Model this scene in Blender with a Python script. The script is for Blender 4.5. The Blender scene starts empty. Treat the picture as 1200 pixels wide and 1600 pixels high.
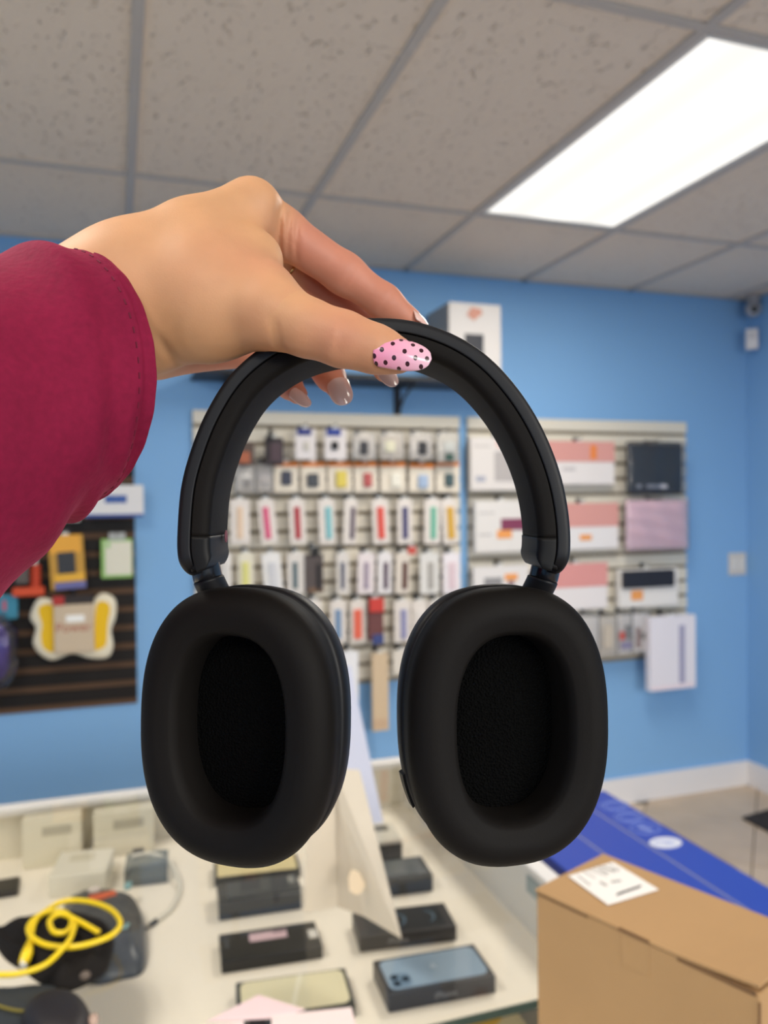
import bpy, bmesh, math, random
import numpy as np
from mathutils import Matrix, Vector, Euler
random.seed(7)
rng = np.random.default_rng(7)
scene = bpy.context.scene
COL = scene.collection

# ------------------------------------------------------------------ camera
F = 1239.5                                   # focal length in pixels of the 1200x1600 frame
RR = np.array([[0.94748235, -0.01483517, 0.31946379],
               [-0.31962906, -0.01050966, 0.94748447],
               [-0.01069864, -0.99983472, -0.01469947]])   # camera (right, down, forward) -> room
EYE = np.array([0.0, 0.0, 1.565])
cam_data = bpy.data.cameras.new('camera')
cam = bpy.data.objects.new('camera', cam_data); COL.objects.link(cam)
cam_data.sensor_fit = 'AUTO'; cam_data.sensor_width = 36.0; cam_data.lens = F / 1600 * 36
cam_data.clip_start = 0.01; cam_data.clip_end = 60
_m = Matrix(((RR[0, 0], -RR[0, 1], -RR[0, 2], 0), (RR[1, 0], -RR[1, 1], -RR[1, 2], 0),
             (RR[2, 0], -RR[2, 1], -RR[2, 2], EYE[2]), (0, 0, 0, 1)))
cam.matrix_world = _m
cam_data.dof.use_dof = True; cam_data.dof.focus_distance = 0.285; cam_data.dof.aperture_fstop = 10.5
scene.camera = cam

# ------------------------------------------------------------------ world, daylight, exposure
world = bpy.data.worlds.new('daylight'); scene.world = world; world.use_nodes = True
bg = world.node_tree.nodes['Background']; bg.inputs[0].default_value = (0.72, 0.86, 1.0, 1); bg.inputs[1].default_value = 1.0
ld = bpy.data.lights.new('window_daylight', 'AREA'); ld.shape = 'RECTANGLE'; ld.size = 4.2; ld.size_y = 2.2
ld.energy = 520; ld.color = (1.0, 0.95, 0.87)
lo = bpy.data.objects.new('window_daylight', ld); COL.objects.link(lo)
lo.location = (2.7, -4.8, 2.9); lo.rotation_euler = (math.radians(72), 0, math.radians(20))      # the bright sky above the street, through the shop window
DIFFUSER_STRENGTH = 1.15
LAMP_WATTS = 29.0
scene.view_settings.view_transform = 'Standard'; scene.view_settings.look = 'None'
scene.view_settings.exposure = 0.0; scene.view_settings.gamma = 1.0; scene.view_settings.use_curve_mapping = False
scene.cycles.max_bounces = 8; scene.cycles.transparent_max_bounces = 12
scene.cycles.use_denoising = True

# ------------------------------------------------------------------ helpers: colour, materials
def lin(c):
    c = [x / 255 for x in c]
    return tuple(x / 12.92 if x <= .04045 else ((x + .055) / 1.055) ** 2.4 for x in c) + (1.0,)
MATS = {}
def mat(name, rgb, rough=.6, spec=.4, metal=0, bump=None, sheen=0, noise=None, coat=0, sss=0, emit=0, tint=None):
    if name in MATS: return MATS[name]
    m = bpy.data.materials.new(name); m.use_nodes = True
    nt = m.node_tree; b = nt.nodes['Principled BSDF']
    b.inputs['Base Color'].default_value = lin(rgb); b.inputs['Roughness'].default_value = rough
    b.inputs['Specular IOR Level'].default_value = spec; b.inputs['Metallic'].default_value = metal
    if sheen:
        b.inputs['Sheen Weight'].default_value = sheen; b.inputs['Sheen Roughness'].default_value = .45
        b.inputs['Sheen Tint'].default_value = lin(tint or rgb)
    if coat: b.inputs['Coat Weight'].default_value = coat; b.inputs['Coat Roughness'].default_value = .08
    if sss:
        b.inputs['Subsurface Weight'].default_value = sss; b.inputs['Subsurface Radius'].default_value = (1, .35, .2)
        b.inputs['Subsurface Scale'].default_value = .004
    if emit:
        b.inputs['Emission Color'].default_value = lin(rgb); b.inputs['Emission Strength'].default_value = emit
    tc = None
    if noise or bump: tc = nt.nodes.new('ShaderNodeTexCoord')
    if noise:                                  # (scale, amount) mottled value
        n = nt.nodes.new('ShaderNodeTexNoise'); n.inputs['Scale'].default_value = noise[0]; n.inputs['Detail'].default_value = 4
        nt.links.new(tc.outputs['Object'], n.inputs['Vector'])
        hv = nt.nodes.new('ShaderNodeHueSaturation'); hv.inputs['Color'].default_value = lin(rgb)
        mr = nt.nodes.new('ShaderNodeMapRange'); mr.inputs['From Min'].default_value = .3; mr.inputs['From Max'].default_value = .7
        mr.inputs['To Min'].default_value = 1 - noise[1]; mr.inputs['To Max'].default_value = 1 + noise[1]
        nt.links.new(n.outputs['Fac'], mr.inputs['Value']); nt.links.new(mr.outputs['Result'], hv.inputs['Value'])
        nt.links.new(hv.outputs['Color'], b.inputs['Base Color'])
    if bump:                                   # (scale, strength, distance)
        n = nt.nodes.new('ShaderNodeTexNoise'); n.inputs['Scale'].default_value = bump[0]; n.inputs['Detail'].default_value = 3
        nt.links.new(tc.outputs['Object'], n.inputs['Vector'])
        bp = nt.nodes.new('ShaderNodeBump'); bp.inputs['Strength'].default_value = bump[1]; bp.inputs['Distance'].default_value = bump[2]
        nt.links.new(n.outputs['Fac'], bp.inputs['Height']); nt.links.new(bp.outputs['Normal'], b.inputs['Normal'])
    MATS[name] = m; return m
def clear_mat(name, tint=(255, 255, 255), gloss=1.0, rough=.03, ior=1.5, haze=0, haze_rgb=(240, 240, 240)):
    """thin clear sheet: transparent with a fresnel reflection, optionally a little milky"""
    if name in MATS: return MATS[name]
    m = bpy.data.materials.new(name); m.use_nodes = True; nt = m.node_tree
    nt.nodes.remove(nt.nodes['Principled BSDF']); out = nt.nodes['Material Output']
    t = nt.nodes.new('ShaderNodeBsdfTransparent'); t.inputs[0].default_value = lin(tint)
    base = t
    if haze:
        d = nt.nodes.new('ShaderNodeBsdfDiffuse'); d.inputs[0].default_value = lin(haze_rgb)
        mx = nt.nodes.new('ShaderNodeMixShader'); mx.inputs[0].default_value = haze
        nt.links.new(t.outputs[0], mx.inputs[1]); nt.links.new(d.outputs[0], mx.inputs[2]); base = mx
    g = nt.nodes.new('ShaderNodeBsdfGlossy'); g.inputs['Roughness'].default_value = rough
    fr = nt.nodes.new('ShaderNodeFresnel'); fr.inputs[0].default_value = ior
    mu = nt.nodes.new('ShaderNodeMath'); mu.operation = 'MULTIPLY'; mu.inputs[1].default_value = gloss
    nt.links.new(fr.outputs[0], mu.inputs[0])
    mx2 = nt.nodes.new('ShaderNodeMixShader'); nt.links.new(mu.outputs[0], mx2.inputs[0])
    nt.links.new(base.outputs[0], mx2.inputs[1]); nt.links.new(g.outputs[0], mx2.inputs[2])
    nt.links.new(mx2.outputs[0], out.inputs[0]); MATS[name] = m; return m
def col(rgb, rough=.55): return mat('print_%02x%02x%02x_%d' % (*rgb, int(rough * 100)), rgb, rough)

# ------------------------------------------------------------------ helpers: placing and meshes
def at(u, v, x=None, y=None, z=None, d=None):
    """room point seen at photo pixel (u, v) on a plane x=, y= or z= of the room, or at depth d"""
    D = RR @ np.array([u - 600, v - 800, F])
    if z is not None: s = (z - EYE[2]) / D[2]
    elif y is not None: s = y / D[1]
    elif x is not None: s = x / D[0]
    else: s = d / F
    return EYE + D * s
ORIGIN = {}
def empty(name, loc, label=None, cat=None, group=None):
    o = bpy.data.objects.new(name, None); o.empty_display_size = .05; COL.objects.link(o); o.location = loc
    ORIGIN[o] = np.array(loc, float); tag(o, label, cat, group); return o
def tag(o, label=None, cat=None, group=None, kind=None):
    if label: o['label'] = label
    if cat: o['category'] = cat
    if group: o['group'] = group
    if kind: o['kind'] = kind
    return o
def mesh(name, V, Fc, m, parent=None, smooth=False, origin=None, kind=None):
    """one mesh object from room-space vertices; a child keeps its parent's origin"""
    V = np.asarray(V, float)
    if parent is not None: org = ORIGIN[parent]
    elif origin is not None: org = np.array(origin, float)
    else:
        org = (V.min(0) + V.max(0)) / 2; org[2] = V[:, 2].min()
    me = bpy.data.meshes.new(name); me.from_pydata((V - org).tolist(), [], [list(map(int, f)) for f in Fc])
    if m: me.materials.append(m)
    if smooth: me.polygons.foreach_set('use_smooth', [True] * len(me.polygons))
    me.update()
    o = bpy.data.objects.new(name, me); COL.objects.link(o); ORIGIN[o] = org
    if parent is not None: o.parent = parent
    else: o.location = org
    if kind: o['kind'] = kind
    return o
_boxes = {}
def boxgeo(sx, sy, sz, b=0.0, seg=1):
    k = (round(sx, 5), round(sy, 5), round(sz, 5), round(b, 5), seg)
    if k not in _boxes:
        bm = bmesh.new(); bmesh.ops.create_cube(bm, size=1); bmesh.ops.scale(bm, vec=(sx, sy, sz), verts=bm.verts)
        if b > 0: bmesh.ops.bevel(bm, geom=bm.edges[:] + bm.verts[:], offset=b, segments=seg, affect='EDGES', profile=.5)
        bm.verts.ensure_lookup_table()
        _boxes[k] = (np.array([v.co[:] for v in bm.verts]), [[v.index for v in f.verts] for f in bm.faces]); bm.free()
    return _boxes[k]
def rot(rx=0, ry=0, rz=0): return np.array(Euler((rx, ry, rz)).to_matrix())
def box(name, c, s, m, parent=None, b=0.0, r=(0, 0, 0), seg=1, smooth=False, kind=None, origin=None):
    V, Fc = boxgeo(*s, b, seg); return mesh(name, V @ rot(*r).T + np.array(c), Fc, m, parent, smooth, origin, kind)
def join(parts):
    V = []; Fc = []; n = 0
    for v, f in parts:
        V.append(np.asarray(v, float)); Fc += [[i + n for i in q] for q in f]; n += len(v)
    return np.vstack(V), Fc
def tubegeo(P, r, n=8, closed=False, caps=True):
    P = np.asarray(P, float); r = np.broadcast_to(r, len(P)); T = np.gradient(P, axis=0)
    if closed: T = np.roll(P, -1, 0) - np.roll(P, 1, 0)
    T /= np.linalg.norm(T, axis=1)[:, None] + 1e-12
    up = np.array([0, 0, 1.0]) if abs(T[0][2]) < .9 else np.array([1.0, 0, 0]); V = []; a = np.linspace(0, 2 * np.pi, n, endpoint=False)
    A = np.cross(T[0], up); A /= np.linalg.norm(A)
    for i in range(len(P)):
        A = A - T[i] * (A @ T[i]); A /= np.linalg.norm(A); B = np.cross(T[i], A)
        V.append(P[i] + r[i] * (np.cos(a)[:, None] * A + np.sin(a)[:, None] * B))
    Fc = loft(len(P), n, closed)
    if caps and not closed: Fc += [list(range(n))[::-1], list(range((len(P) - 1) * n, len(P) * n))]
    return np.vstack(V), Fc
def loft(k, n, closed=False):
    Fc = []
    for i in range(k if closed else k - 1):
        j = (i + 1) % k
        for q in range(n): Fc.append([i * n + q, i * n + (q + 1) % n, j * n + (q + 1) % n, j * n + q])
    return Fc
def spline(pts, n=12, closed=False):
    P = np.asarray(pts, float); k = len(P); out = []
    for i in range(k if closed else k - 1):
        g = (lambda j: P[j % k]) if closed else (lambda j: P[min(max(j, 0), k - 1)])
        p0, p1, p2, p3 = g(i - 1), g(i), g(i + 1), g(i + 2)
        for t in np.linspace(0, 1, n, endpoint=False):
            out.append(.5 * (2 * p1 + (p2 - p0) * t + (2 * p0 - 5 * p1 + 4 * p2 - p3) * t * t + (3 * p1 - p0 - 3 * p2 + p3) * t ** 3))
    if not closed: out.append(P[-1])
    return np.array(out)
def discgeo(c, r, axis_u, axis_v, n=20):
    a = np.linspace(0, 2 * np.pi, n, endpoint=False)
    return np.array(c) + r * (np.cos(a)[:, None] * np.array(axis_u) + np.sin(a)[:, None] * np.array(axis_v)), [list(range(n))]
def extrude(poly, off):
    """closed solid from a planar polygon (counter-clockwise seen against off) pushed by vector off"""
    P = np.asarray(poly, float); n = len(P)
    return np.vstack([P, P + np.array(off)]), [list(range(n))[::-1], list(range(n, 2 * n))] + [[i, (i + 1) % n, n + (i + 1) % n, n + i] for i in range(n)]
def textgeo(s, size, ex=.0004):
    cu = bpy.data.curves.new('lettering', 'FONT'); cu.body = s; cu.size = size; cu.extrude = ex; cu.align_x = 'CENTER'; cu.align_y = 'CENTER'
    o = bpy.data.objects.new('lettering', cu); COL.objects.link(o); bpy.context.view_layer.update()
    me = bpy.data.meshes.new_from_object(o.evaluated_get(bpy.context.evaluated_depsgraph_get()))
    V = np.array([v.co[:] for v in me.vertices]); Fc = [list(p.vertices) for p in me.polygons]
    bpy.data.objects.remove(o); bpy.data.curves.remove(cu); bpy.data.meshes.remove(me); return V, Fc

# ------------------------------------------------------------------ the room
X0, X1, Y0, Y1, H = -2.4, 3.24, -2.6, 3.45, 2.625
BLUE = mat('blue_wall_paint', (132, 179, 226), .7, .25, bump=(90, .08, .002), noise=(1.2, .02))
WHITE_TRIM = mat('white_trim_paint', (232, 230, 232), .45)
def struct_box(name, lo_, hi_, m, parent=None):
    lo_, hi_ = np.array(lo_), np.array(hi_); return box(name, (lo_ + hi_) / 2, hi_ - lo_, m, parent, kind=None if parent else 'structure')
struct_box('wall_back', (X0 - .1, Y1, -.1), (X1 + .1, Y1 + .1, H + .25), BLUE)
struct_box('wall_right', (X1, Y0, -.1), (X1 + .1, Y1, H + .25), BLUE)
struct_box('wall_left', (X0 - .1, Y0, -.1), (X0, Y1, H + .25), BLUE)
# the wall behind the photographer: shop windows
wx0, wx1, wz0, wz1 = -.8, 3.0, .4, 2.3
V, Fc = join([(boxgeo(a1 - a0, .1, b1 - b0)[0] + np.array([(a0 + a1) / 2, Y0 - .05, (b0 + b1) / 2]), boxgeo(a1 - a0, .1, b1 - b0)[1])
              for a0, a1, b0, b1 in ((X0 - .1, wx0, -.1, H + .25), (wx1, X1 + .1, -.1, H + .25), (wx0, wx1, -.1, wz0), (wx0, wx1, wz1, H + .25))])
mesh('wall_front', V, Fc, BLUE, kind='structure')
fr = [(boxgeo(a1 - a0, .06, b1 - b0)[0] + np.array([(a0 + a1) / 2, Y0 - .05, (b0 + b1) / 2]), boxgeo(a1 - a0, .06, b1 - b0)[1])
      for a0, a1, b0, b1 in ((wx0, wx1, wz0, wz0 + .05), (wx0, wx1, wz1 - .05, wz1), (wx0, wx0 + .05, wz0 + .05, wz1 - .05), (wx1 - .05, wx1, wz0 + .05, wz1 - .05), (1.075, 1.125, wz0 + .05, wz1 - .05))]
V, Fc = join(fr); mesh('window_1', V, Fc, mat('window_metal', (170, 172, 175), .4, metal=.6), kind='structure')
struct_box('baseboard_back', (X0, Y1 - .018, 0), (X1, Y1, .13), WHITE_TRIM)
struct_box('baseboard_right', (X1 - .018, Y0, 0), (X1, Y1 - .018, .13), WHITE_TRIM)
# floor of square stone tiles laid on the diagonal
floor = struct_box('floor', (X0, Y0, -.1), (X1, Y1, -.006), mat('grout', (120, 105, 90), .9))
TILE = [mat('floor_tile_%d' % i, c, .35, .5, noise=(6, .08)) for i, c in enumerate([(208, 185, 158), (200, 177, 151), (213, 191, 165)])]
def clip(poly, ax, val, keep_less):
    out = []
    for i in range(len(poly)):
        a, b = poly[i], poly[(i + 1) % len(poly)]; ia = (a[ax] <= val) == keep_less; ib = (b[ax] <= val) == keep_less
        if ia: out.append(a)
        if ia != ib:
            t = (val - a[ax]) / (b[ax] - a[ax]); out.append((a[0] + t * (b[0] - a[0]), a[1] + t * (b[1] - a[1])))
    return out
S = .502; s2 = math.sqrt(.5)
for i in range(-12, 16):
    for j in range(-14, 14):
        q = []
        for a, b in ((0, 0), (1, 0), (1, 1), (0, 1)):
            p_ = (i + a) * S + (-.003 if a else .003) + 5.213 * s2; r_ = (j + b) * S + (-.003 if b else .003) - .14 * s2
            q.append(((p_ + r_) * s2, (p_ - r_) * s2))
        for ax, val, less in ((0, X1 - .018, True), (0, X0, False), (1, Y1 - .018, True), (1, .3, False)):
            if q: q = clip(q, ax, val, less)
        if len(q) < 3: continue
        ar = sum(q[k][0] * q[(k + 1) % len(q)][1] - q[(k + 1) % len(q)][0] * q[k][1] for k in range(len(q))) / 2
        if abs(ar) < .004: continue
        if ar < 0: q = q[::-1]
        V, Fc = extrude([(a, b, -.006) for a, b in q], (0, 0, .006)); mesh('floor_tile', V, Fc, random.choice(TILE), floor)
# suspended ceiling: plenum slab, T bars, lay-in tiles
def ceiling_tile_mat():
    m = mat('ceiling_tile', (232, 220, 208), .9, .1); nt = m.node_tree; b = nt.nodes['Principled BSDF']
    tc = nt.nodes.new('ShaderNodeTexCoord'); mp = nt.nodes.new('ShaderNodeMapping'); mp.inputs['Scale'].default_value = (1, .55, 1)
    nt.links.new(tc.outputs['Object'], mp.inputs[0])
    n = nt.nodes.new('ShaderNodeTexNoise'); n.inputs['Scale'].default_value = 75; n.inputs['Detail'].default_value = 3; n.inputs['Distortion'].default_value = .4
    nt.links.new(mp.outputs[0], n.inputs['Vector'])
    mr = nt.nodes.new('ShaderNodeMapRange'); mr.inputs['From Min'].default_value = .27; mr.inputs['From Max'].default_value = .39
    nt.links.new(n.outputs['Fac'], mr.inputs['Value'])
    bp = nt.nodes.new('ShaderNodeBump'); bp.inputs['Strength'].default_value = .8; bp.inputs['Distance'].default_value = .006
    nt.links.new(mr.outputs['Result'], bp.inputs['Height']); nt.links.new(bp.outputs['Normal'], b.inputs['Normal'])
    mx = nt.nodes.new('ShaderNodeMix'); mx.data_type = 'RGBA'; mx.inputs[6].default_value = lin((214, 196, 176)); mx.inputs[7].default_value = lin((238, 222, 204))
    nt.links.new(mr.outputs['Result'], mx.inputs[0]); nt.links.new(mx.outputs[2], b.inputs['Base Color']); return m
CT = ceiling_tile_mat(); TB = mat('ceiling_grid_metal', (196, 188, 180), .5)
ceiling = struct_box('ceiling', (X0, Y0, H + .15), (X1, Y1, H + .25), mat('plenum', (90, 85, 80), .9))
gx = [x for x in (0.06 + .61 * k for k in range(-5, 6)) if X0 < x < X1]; gy = [y for y in (2.6985 - 1.22 * k for k in range(5)) if Y0 < y < Y1]
LIGHTS = [(1.28, 1.4785), (1.28, -2.1815), (-1.16, .2585), (-1.16, -2.1815)]
xs = [X0] + gx + [X1]; ys = sorted([Y0, Y1] + gy)
tile_meshes = {}
for i in range(len(xs) - 1):
    for j in range(len(ys) - 1):
        cx, cy = (xs[i] + xs[i + 1]) / 2, (ys[j] + ys[j + 1]) / 2; sx, sy = xs[i + 1] - xs[i], ys[j + 1] - ys[j]
        if any(abs(cx - lx - .305) < .1 and abs(cy - ly - .61) < .1 for lx, ly in LIGHTS): continue
        k = (round(sx, 3), round(sy, 3))
        if k not in tile_meshes:
            o = box('ceiling_tile', (cx, cy, H + .012), (sx - .004, sy - .004, .014), CT, ceiling)
            o.location = np.array([cx, cy, H + .012]) - ORIGIN[ceiling]
            me = o.data; me.transform(Matrix.Translation(-Vector(o.location))); tile_meshes[k] = me
        else:
            o = bpy.data.objects.new('ceiling_tile', tile_meshes[k]); COL.objects.link(o); o.parent = ceiling
            o.location = np.array([cx, cy, H + .012]) - ORIGIN[ceiling]
for x in gx: box('grid_bar', (x, (Y0 + Y1) / 2, H + .001), (.026, Y1 - Y0, .008), TB, ceiling)
for y in gy:
    for i in range(len(xs) - 1): box('grid_bar', ((xs[i] + xs[i + 1]) / 2, y, H + .001), (xs[i + 1] - xs[i] - .026, .026, .0076), TB, ceiling)
box('wall_angle', ((X0 + X1) / 2, Y1 - .012, H + .001), (X1 - X0, .024, .008), TB, ceiling)
box('wall_angle', (X1 - .012, (Y0 + Y1) / 2 - .02, H + .001), (.024, Y1 - Y0 - .05, .008), TB, ceiling)

def diffuser_mat():
    m = bpy.data.materials.new('prismatic_diffuser'); m.use_nodes = True; nt = m.node_tree; nt.nodes.remove(nt.nodes['Principled BSDF'])
    e = nt.nodes.new('ShaderNodeEmission'); tc = nt.nodes.new('ShaderNodeTexCoord'); sp = nt.nodes.new('ShaderNodeSeparateXYZ')
    nt.links.new(tc.outputs['Object'], sp.inputs[0])
    mu = nt.nodes.new('ShaderNodeMath'); mu.operation = 'MULTIPLY'; mu.inputs[1].default_value = 21; nt.links.new(sp.outputs[0], mu.inputs[0])
    co = nt.nodes.new('ShaderNodeMath'); co.operation = 'COSINE'; nt.links.new(mu.outputs[0], co.inputs[0])     # the tubes behind
    mr = nt.nodes.new('ShaderNodeMapRange'); mr.inputs['From Min'].default_value = -1; mr.inputs['To Min'].default_value = .90; mr.inputs['To Max'].default_value = 1.12
    nt.links.new(co.outputs[0], mr.inputs['Value'])
    m2 = nt.nodes.new('ShaderNodeMath'); m2.operation = 'MULTIPLY'; m2.inputs[1].default_value = DIFFUSER_STRENGTH; nt.links.new(mr.outputs[0], m2.inputs[0])
    nt.links.new(m2.outputs[0], e.inputs[1]); e.inputs[0].default_value = (1.0, .97, .92, 1)
    nt.links.new(e.outputs[0], nt.nodes['Material Output'].inputs[0]); return m
DIF = diffuser_mat(); DRIM = mat('diffuser_rim', (225, 222, 215), .4)
for k, (lx, ly) in enumerate(LIGHTS):
    cx, cy = lx + .305, ly + .61
    t = empty('ceiling_light', (cx, cy, H), 'glowing fluorescent troffer panel set in the ceiling grid' if k == 0 else ['', 'lit troffer panel in the ceiling behind the photographer, right of the middle', 'lit troffer panel in the ceiling left of the photographer', 'lit troffer panel in the ceiling behind the photographer, far left corner', 'lit troffer panel in the ceiling along the left wall'][k], 'ceiling light', None if k == 0 else 'ceiling lights out of the frame')
    box('diffuser', (cx, cy, H + .006), (.55, 1.16, .006), DIF, t)
    V, Fc = join([(boxgeo(a, b, .012)[0] + np.array([cx + px, cy + py, H + .006]), boxgeo(a, b, .012)[1]) for a, b, px, py in
                  ((.02, 1.18, -.283, 0), (.02, 1.18, .283, 0), (.546, .012, 0, -.586), (.546, .012, 0, .586))])
    mesh('frame', V, Fc, DRIM, t)
    box('housing', (cx, cy, H + .06), (.57, 1.18, .08), mat('lamp_housing', (200, 200, 200), .5), t)
    la = bpy.data.lights.new('troffer_lamp', 'AREA'); la.shape = 'RECTANGLE'; la.size = .54; la.size_y = 1.14; la.energy = LAMP_WATTS; la.color = (1, .93, .82)
    l_ = bpy.data.objects.new('troffer_lamp', la); COL.objects.link(l_); l_.parent = t; l_.location = (0, 0, -.004)

# ------------------------------------------------------------------ slat wall panels
SLAT_W = mat('white_slat_laminate', (225, 218, 203), .5); GROOVE_W = mat('slat_groove_shade', (142, 130, 110), .7)  # grooves belong to the white panel; recess shade is put into their colour
SLAT_B = mat('black_slat_laminate', (26, 21, 19), .6, .3); GROOVE_B = mat('brown_slat_groove', (96, 70, 50), .7)
HOOK = mat('hook_wire', (55, 55, 58), .35, metal=.7)
def slatwall(x0, x1, slat, groove, label, gap=.018, header=True):
    t = empty('slatwall_panel', ((x0 + x1) / 2, Y1, .735), label, 'slatwall')
    box('backing_board', ((x0 + x1) / 2, Y1 - .0046, (.735 + 1.955) / 2), (x1 - x0, .008, 1.22), groove, t)
    z = 1.955
    if header:
        box('header_strip', ((x0 + x1) / 2, Y1 - .016, z - .028), (x1 - x0, .014, .056), slat, t, .001); z -= .056 + gap
    while z > .74:
        h = min(.0762 - gap, z - .735)
        box('slat', ((x0 + x1) / 2, Y1 - .0145, z - h / 2), (x1 - x0, .012, h), slat, t, .0015); z -= .0762
    return t
PA = slatwall(.31, 1.536, SLAT_W, GROOVE_W, 'white slatwall panel seen through the headphones, rows of narrow strap packs')
PB = slatwall(1.579, 2.829, SLAT_W, GROOVE_W, 'white slatwall panel right of the headphones, hung with wide boxes')
PC = slatwall(-1.15, .07, SLAT_B, GROOVE_B, 'dark brown slatwall panel at the left edge below the sleeve', .026, False)
_hk = None
def hook(panel, x, z, L):
    V, Fc = join([(boxgeo(.02, .006, .03)[0] + np.array([x, Y1 - .0235, z]), boxgeo(.02, .006, .03)[1]),
                  tubegeo([(x, Y1 - .024, z + .006), (x, Y1 - L + .01, z + .006), (x, Y1 - L, z + .014)], .0028, 5)])
    mesh('hook', V, Fc, HOOK, panel)
def pxrect(u0, v0, u1, v1, y):
    a = at(u0, (v0 + v1) / 2, y=y)[0]; b = at(u1, (v0 + v1) / 2, y=y)[0]; c = (u0 + u1) / 2
    return a, b, at(c, v1, y=y)[2], at(c, v0, y=y)[2]
CLEAR = clear_mat('clear_plastic', (250, 250, 250), .8, .12, 1.45, .14, (255, 255, 255))
def pack(name, label, cat, group, r, colr, inserts=(), y=3.37, th=.006, tilt=0, bev=.002, panel=None, bag=False, hookz=.012, rough=.5):
    """a hanging pack: card (or carton) with its coloured pieces; inserts are (name, px rect, colour[, thickness])"""
    x0, x1, z0, z1 = pxrect(*r, y); c = np.array([(x0 + x1) / 2, y, (z0 + z1) / 2])
    t = empty(name, (c[0], y, z0), label, cat, group); R = rot(0, tilt, 0)
    def P(V): return (V - c) @ R.T + c
    tabw = min(.03, (x1 - x0) * .5)
    b0 = boxgeo(x1 - x0, th, z1 - z0, min(bev, th * .45), 2 if th > .01 else 1)
    tab = extrude([(c[0] - tabw / 2, y + .001, z1 - .002), (c[0] + tabw / 2, y + .001, z1 - .002), (c[0] + tabw * .4, y + .001, z1 + hookz), (c[0] - tabw * .4, y + .001, z1 + hookz)], (0, -.0015, 0))
    mesh('carton' if th > .012 else 'card', P(b0[0] + c), b0[1], col(colr, rough), t)
    if not bag: mesh('hang_tab', P(tab[0]), tab[1], col((225, 225, 222)), t)
    for k, ins in enumerate(inserts):
        a0, a1, e0, e1 = pxrect(*ins[1], y); w = ins[3] if len(ins) > 3 else .006
        g = boxgeo(a1 - a0, w, e1 - e0, min(w * .45, (a1 - a0) * .3), 2)
        mesh(ins[0], P(g[0] + np.array([(a0 + a1) / 2, y - th / 2 - w / 2 - .0002, (e0 + e1) / 2])), g[1], col(ins[2]), t)
    if bag:
        g = boxgeo(x1 - x0 + .012, th + .022, z1 - z0 + .02, .008, 2); mesh('clear_bag', P(g[0] + c + np.array([0, 0, .008])), g[1], CLEAR, t, True)
    if panel is not None: hook(panel, c[0], z1 + (.0225 if bag else hookz + .0032) - .006 + (.003 if bag else 0), Y1 - y + .02)
    return t
CR, WH, OR = (232, 222, 205), (236, 234, 236), (226, 130, 52)
# row 1
G1 = 'bagged accessories in the top row of the strap wall'
pack('accessory_pouch', 'rust orange and brown pouch, first of the top row beside the headband', 'pouch', G1, (366, 690, 397, 727), (88, 70, 62), [('orange_panel', (372, 706, 390, 724), (176, 100, 70))], panel=PA, y=3.325, th=.02)
pack('accessory_pouch', 'black phone pouch with strap hanging high in the top row', 'pouch', G1, (414, 684, 442, 727), (46, 38, 42), [('front_panel', (421, 692, 439, 722), (80, 62, 70)), ('strap', (418, 668, 424, 690), (25, 25, 28), .01)], panel=PA, y=3.325, th=.024)
pack('accessory_bag', 'white pack with navy blue header and pale picture in the top row', 'pack', G1, (461, 670, 493, 718), (228, 222, 222), [('header', (464, 670, 486, 680), (38, 52, 130)), ('picture', (474, 690, 483, 704), (205, 200, 190))], panel=PA, y=3.325)
pack('accessory_bag', 'white pack with royal blue header and small black square in the top row', 'pack', G1, (507, 670, 541, 718), (228, 222, 222), [('header', (510, 670, 532, 681), (42, 66, 152)), ('camera_lens', (517, 690, 528, 703), (32, 32, 36), .012)], panel=PA, y=3.325)
pack('accessory_bag', 'clear bag holding a slanted dark gadget, right of the blue-topped packs', 'bag', G1, (551, 680, 586, 718), (222, 214, 206), [('dark_gadget', (561, 690, 574, 711), (58, 58, 64), .016)], panel=PA, y=3.325, bag=True, tilt=.04)
pack('accessory_bag', 'clear bag with a cream round gadget in the top row', 'bag', G1, (594, 680, 630, 718), (216, 206, 194), [('cream_gadget', (600, 689, 616, 707), (226, 222, 196), .016)], panel=PA, y=3.325, bag=True)
pack('accessory_bag', 'clear bag with an upright black gadget, second from the right in the top row', 'bag', G1, (640, 680, 674, 718), (222, 214, 206), [('black_gadget', (652, 690, 666, 711), (52, 52, 56), .016)], panel=PA, y=3.325, bag=True)
pack('accessory_bag', 'clear bag with dark green bottom at the right end of the top row', 'bag', G1, (683, 680, 715, 722), (214, 208, 198), [('green_gadget', (694, 709, 708, 720), (44, 82, 72), .012), ('grey_gadget', (692, 690, 709, 706), (198, 200, 196), .012)], panel=PA, y=3.325, bag=True)
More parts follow.
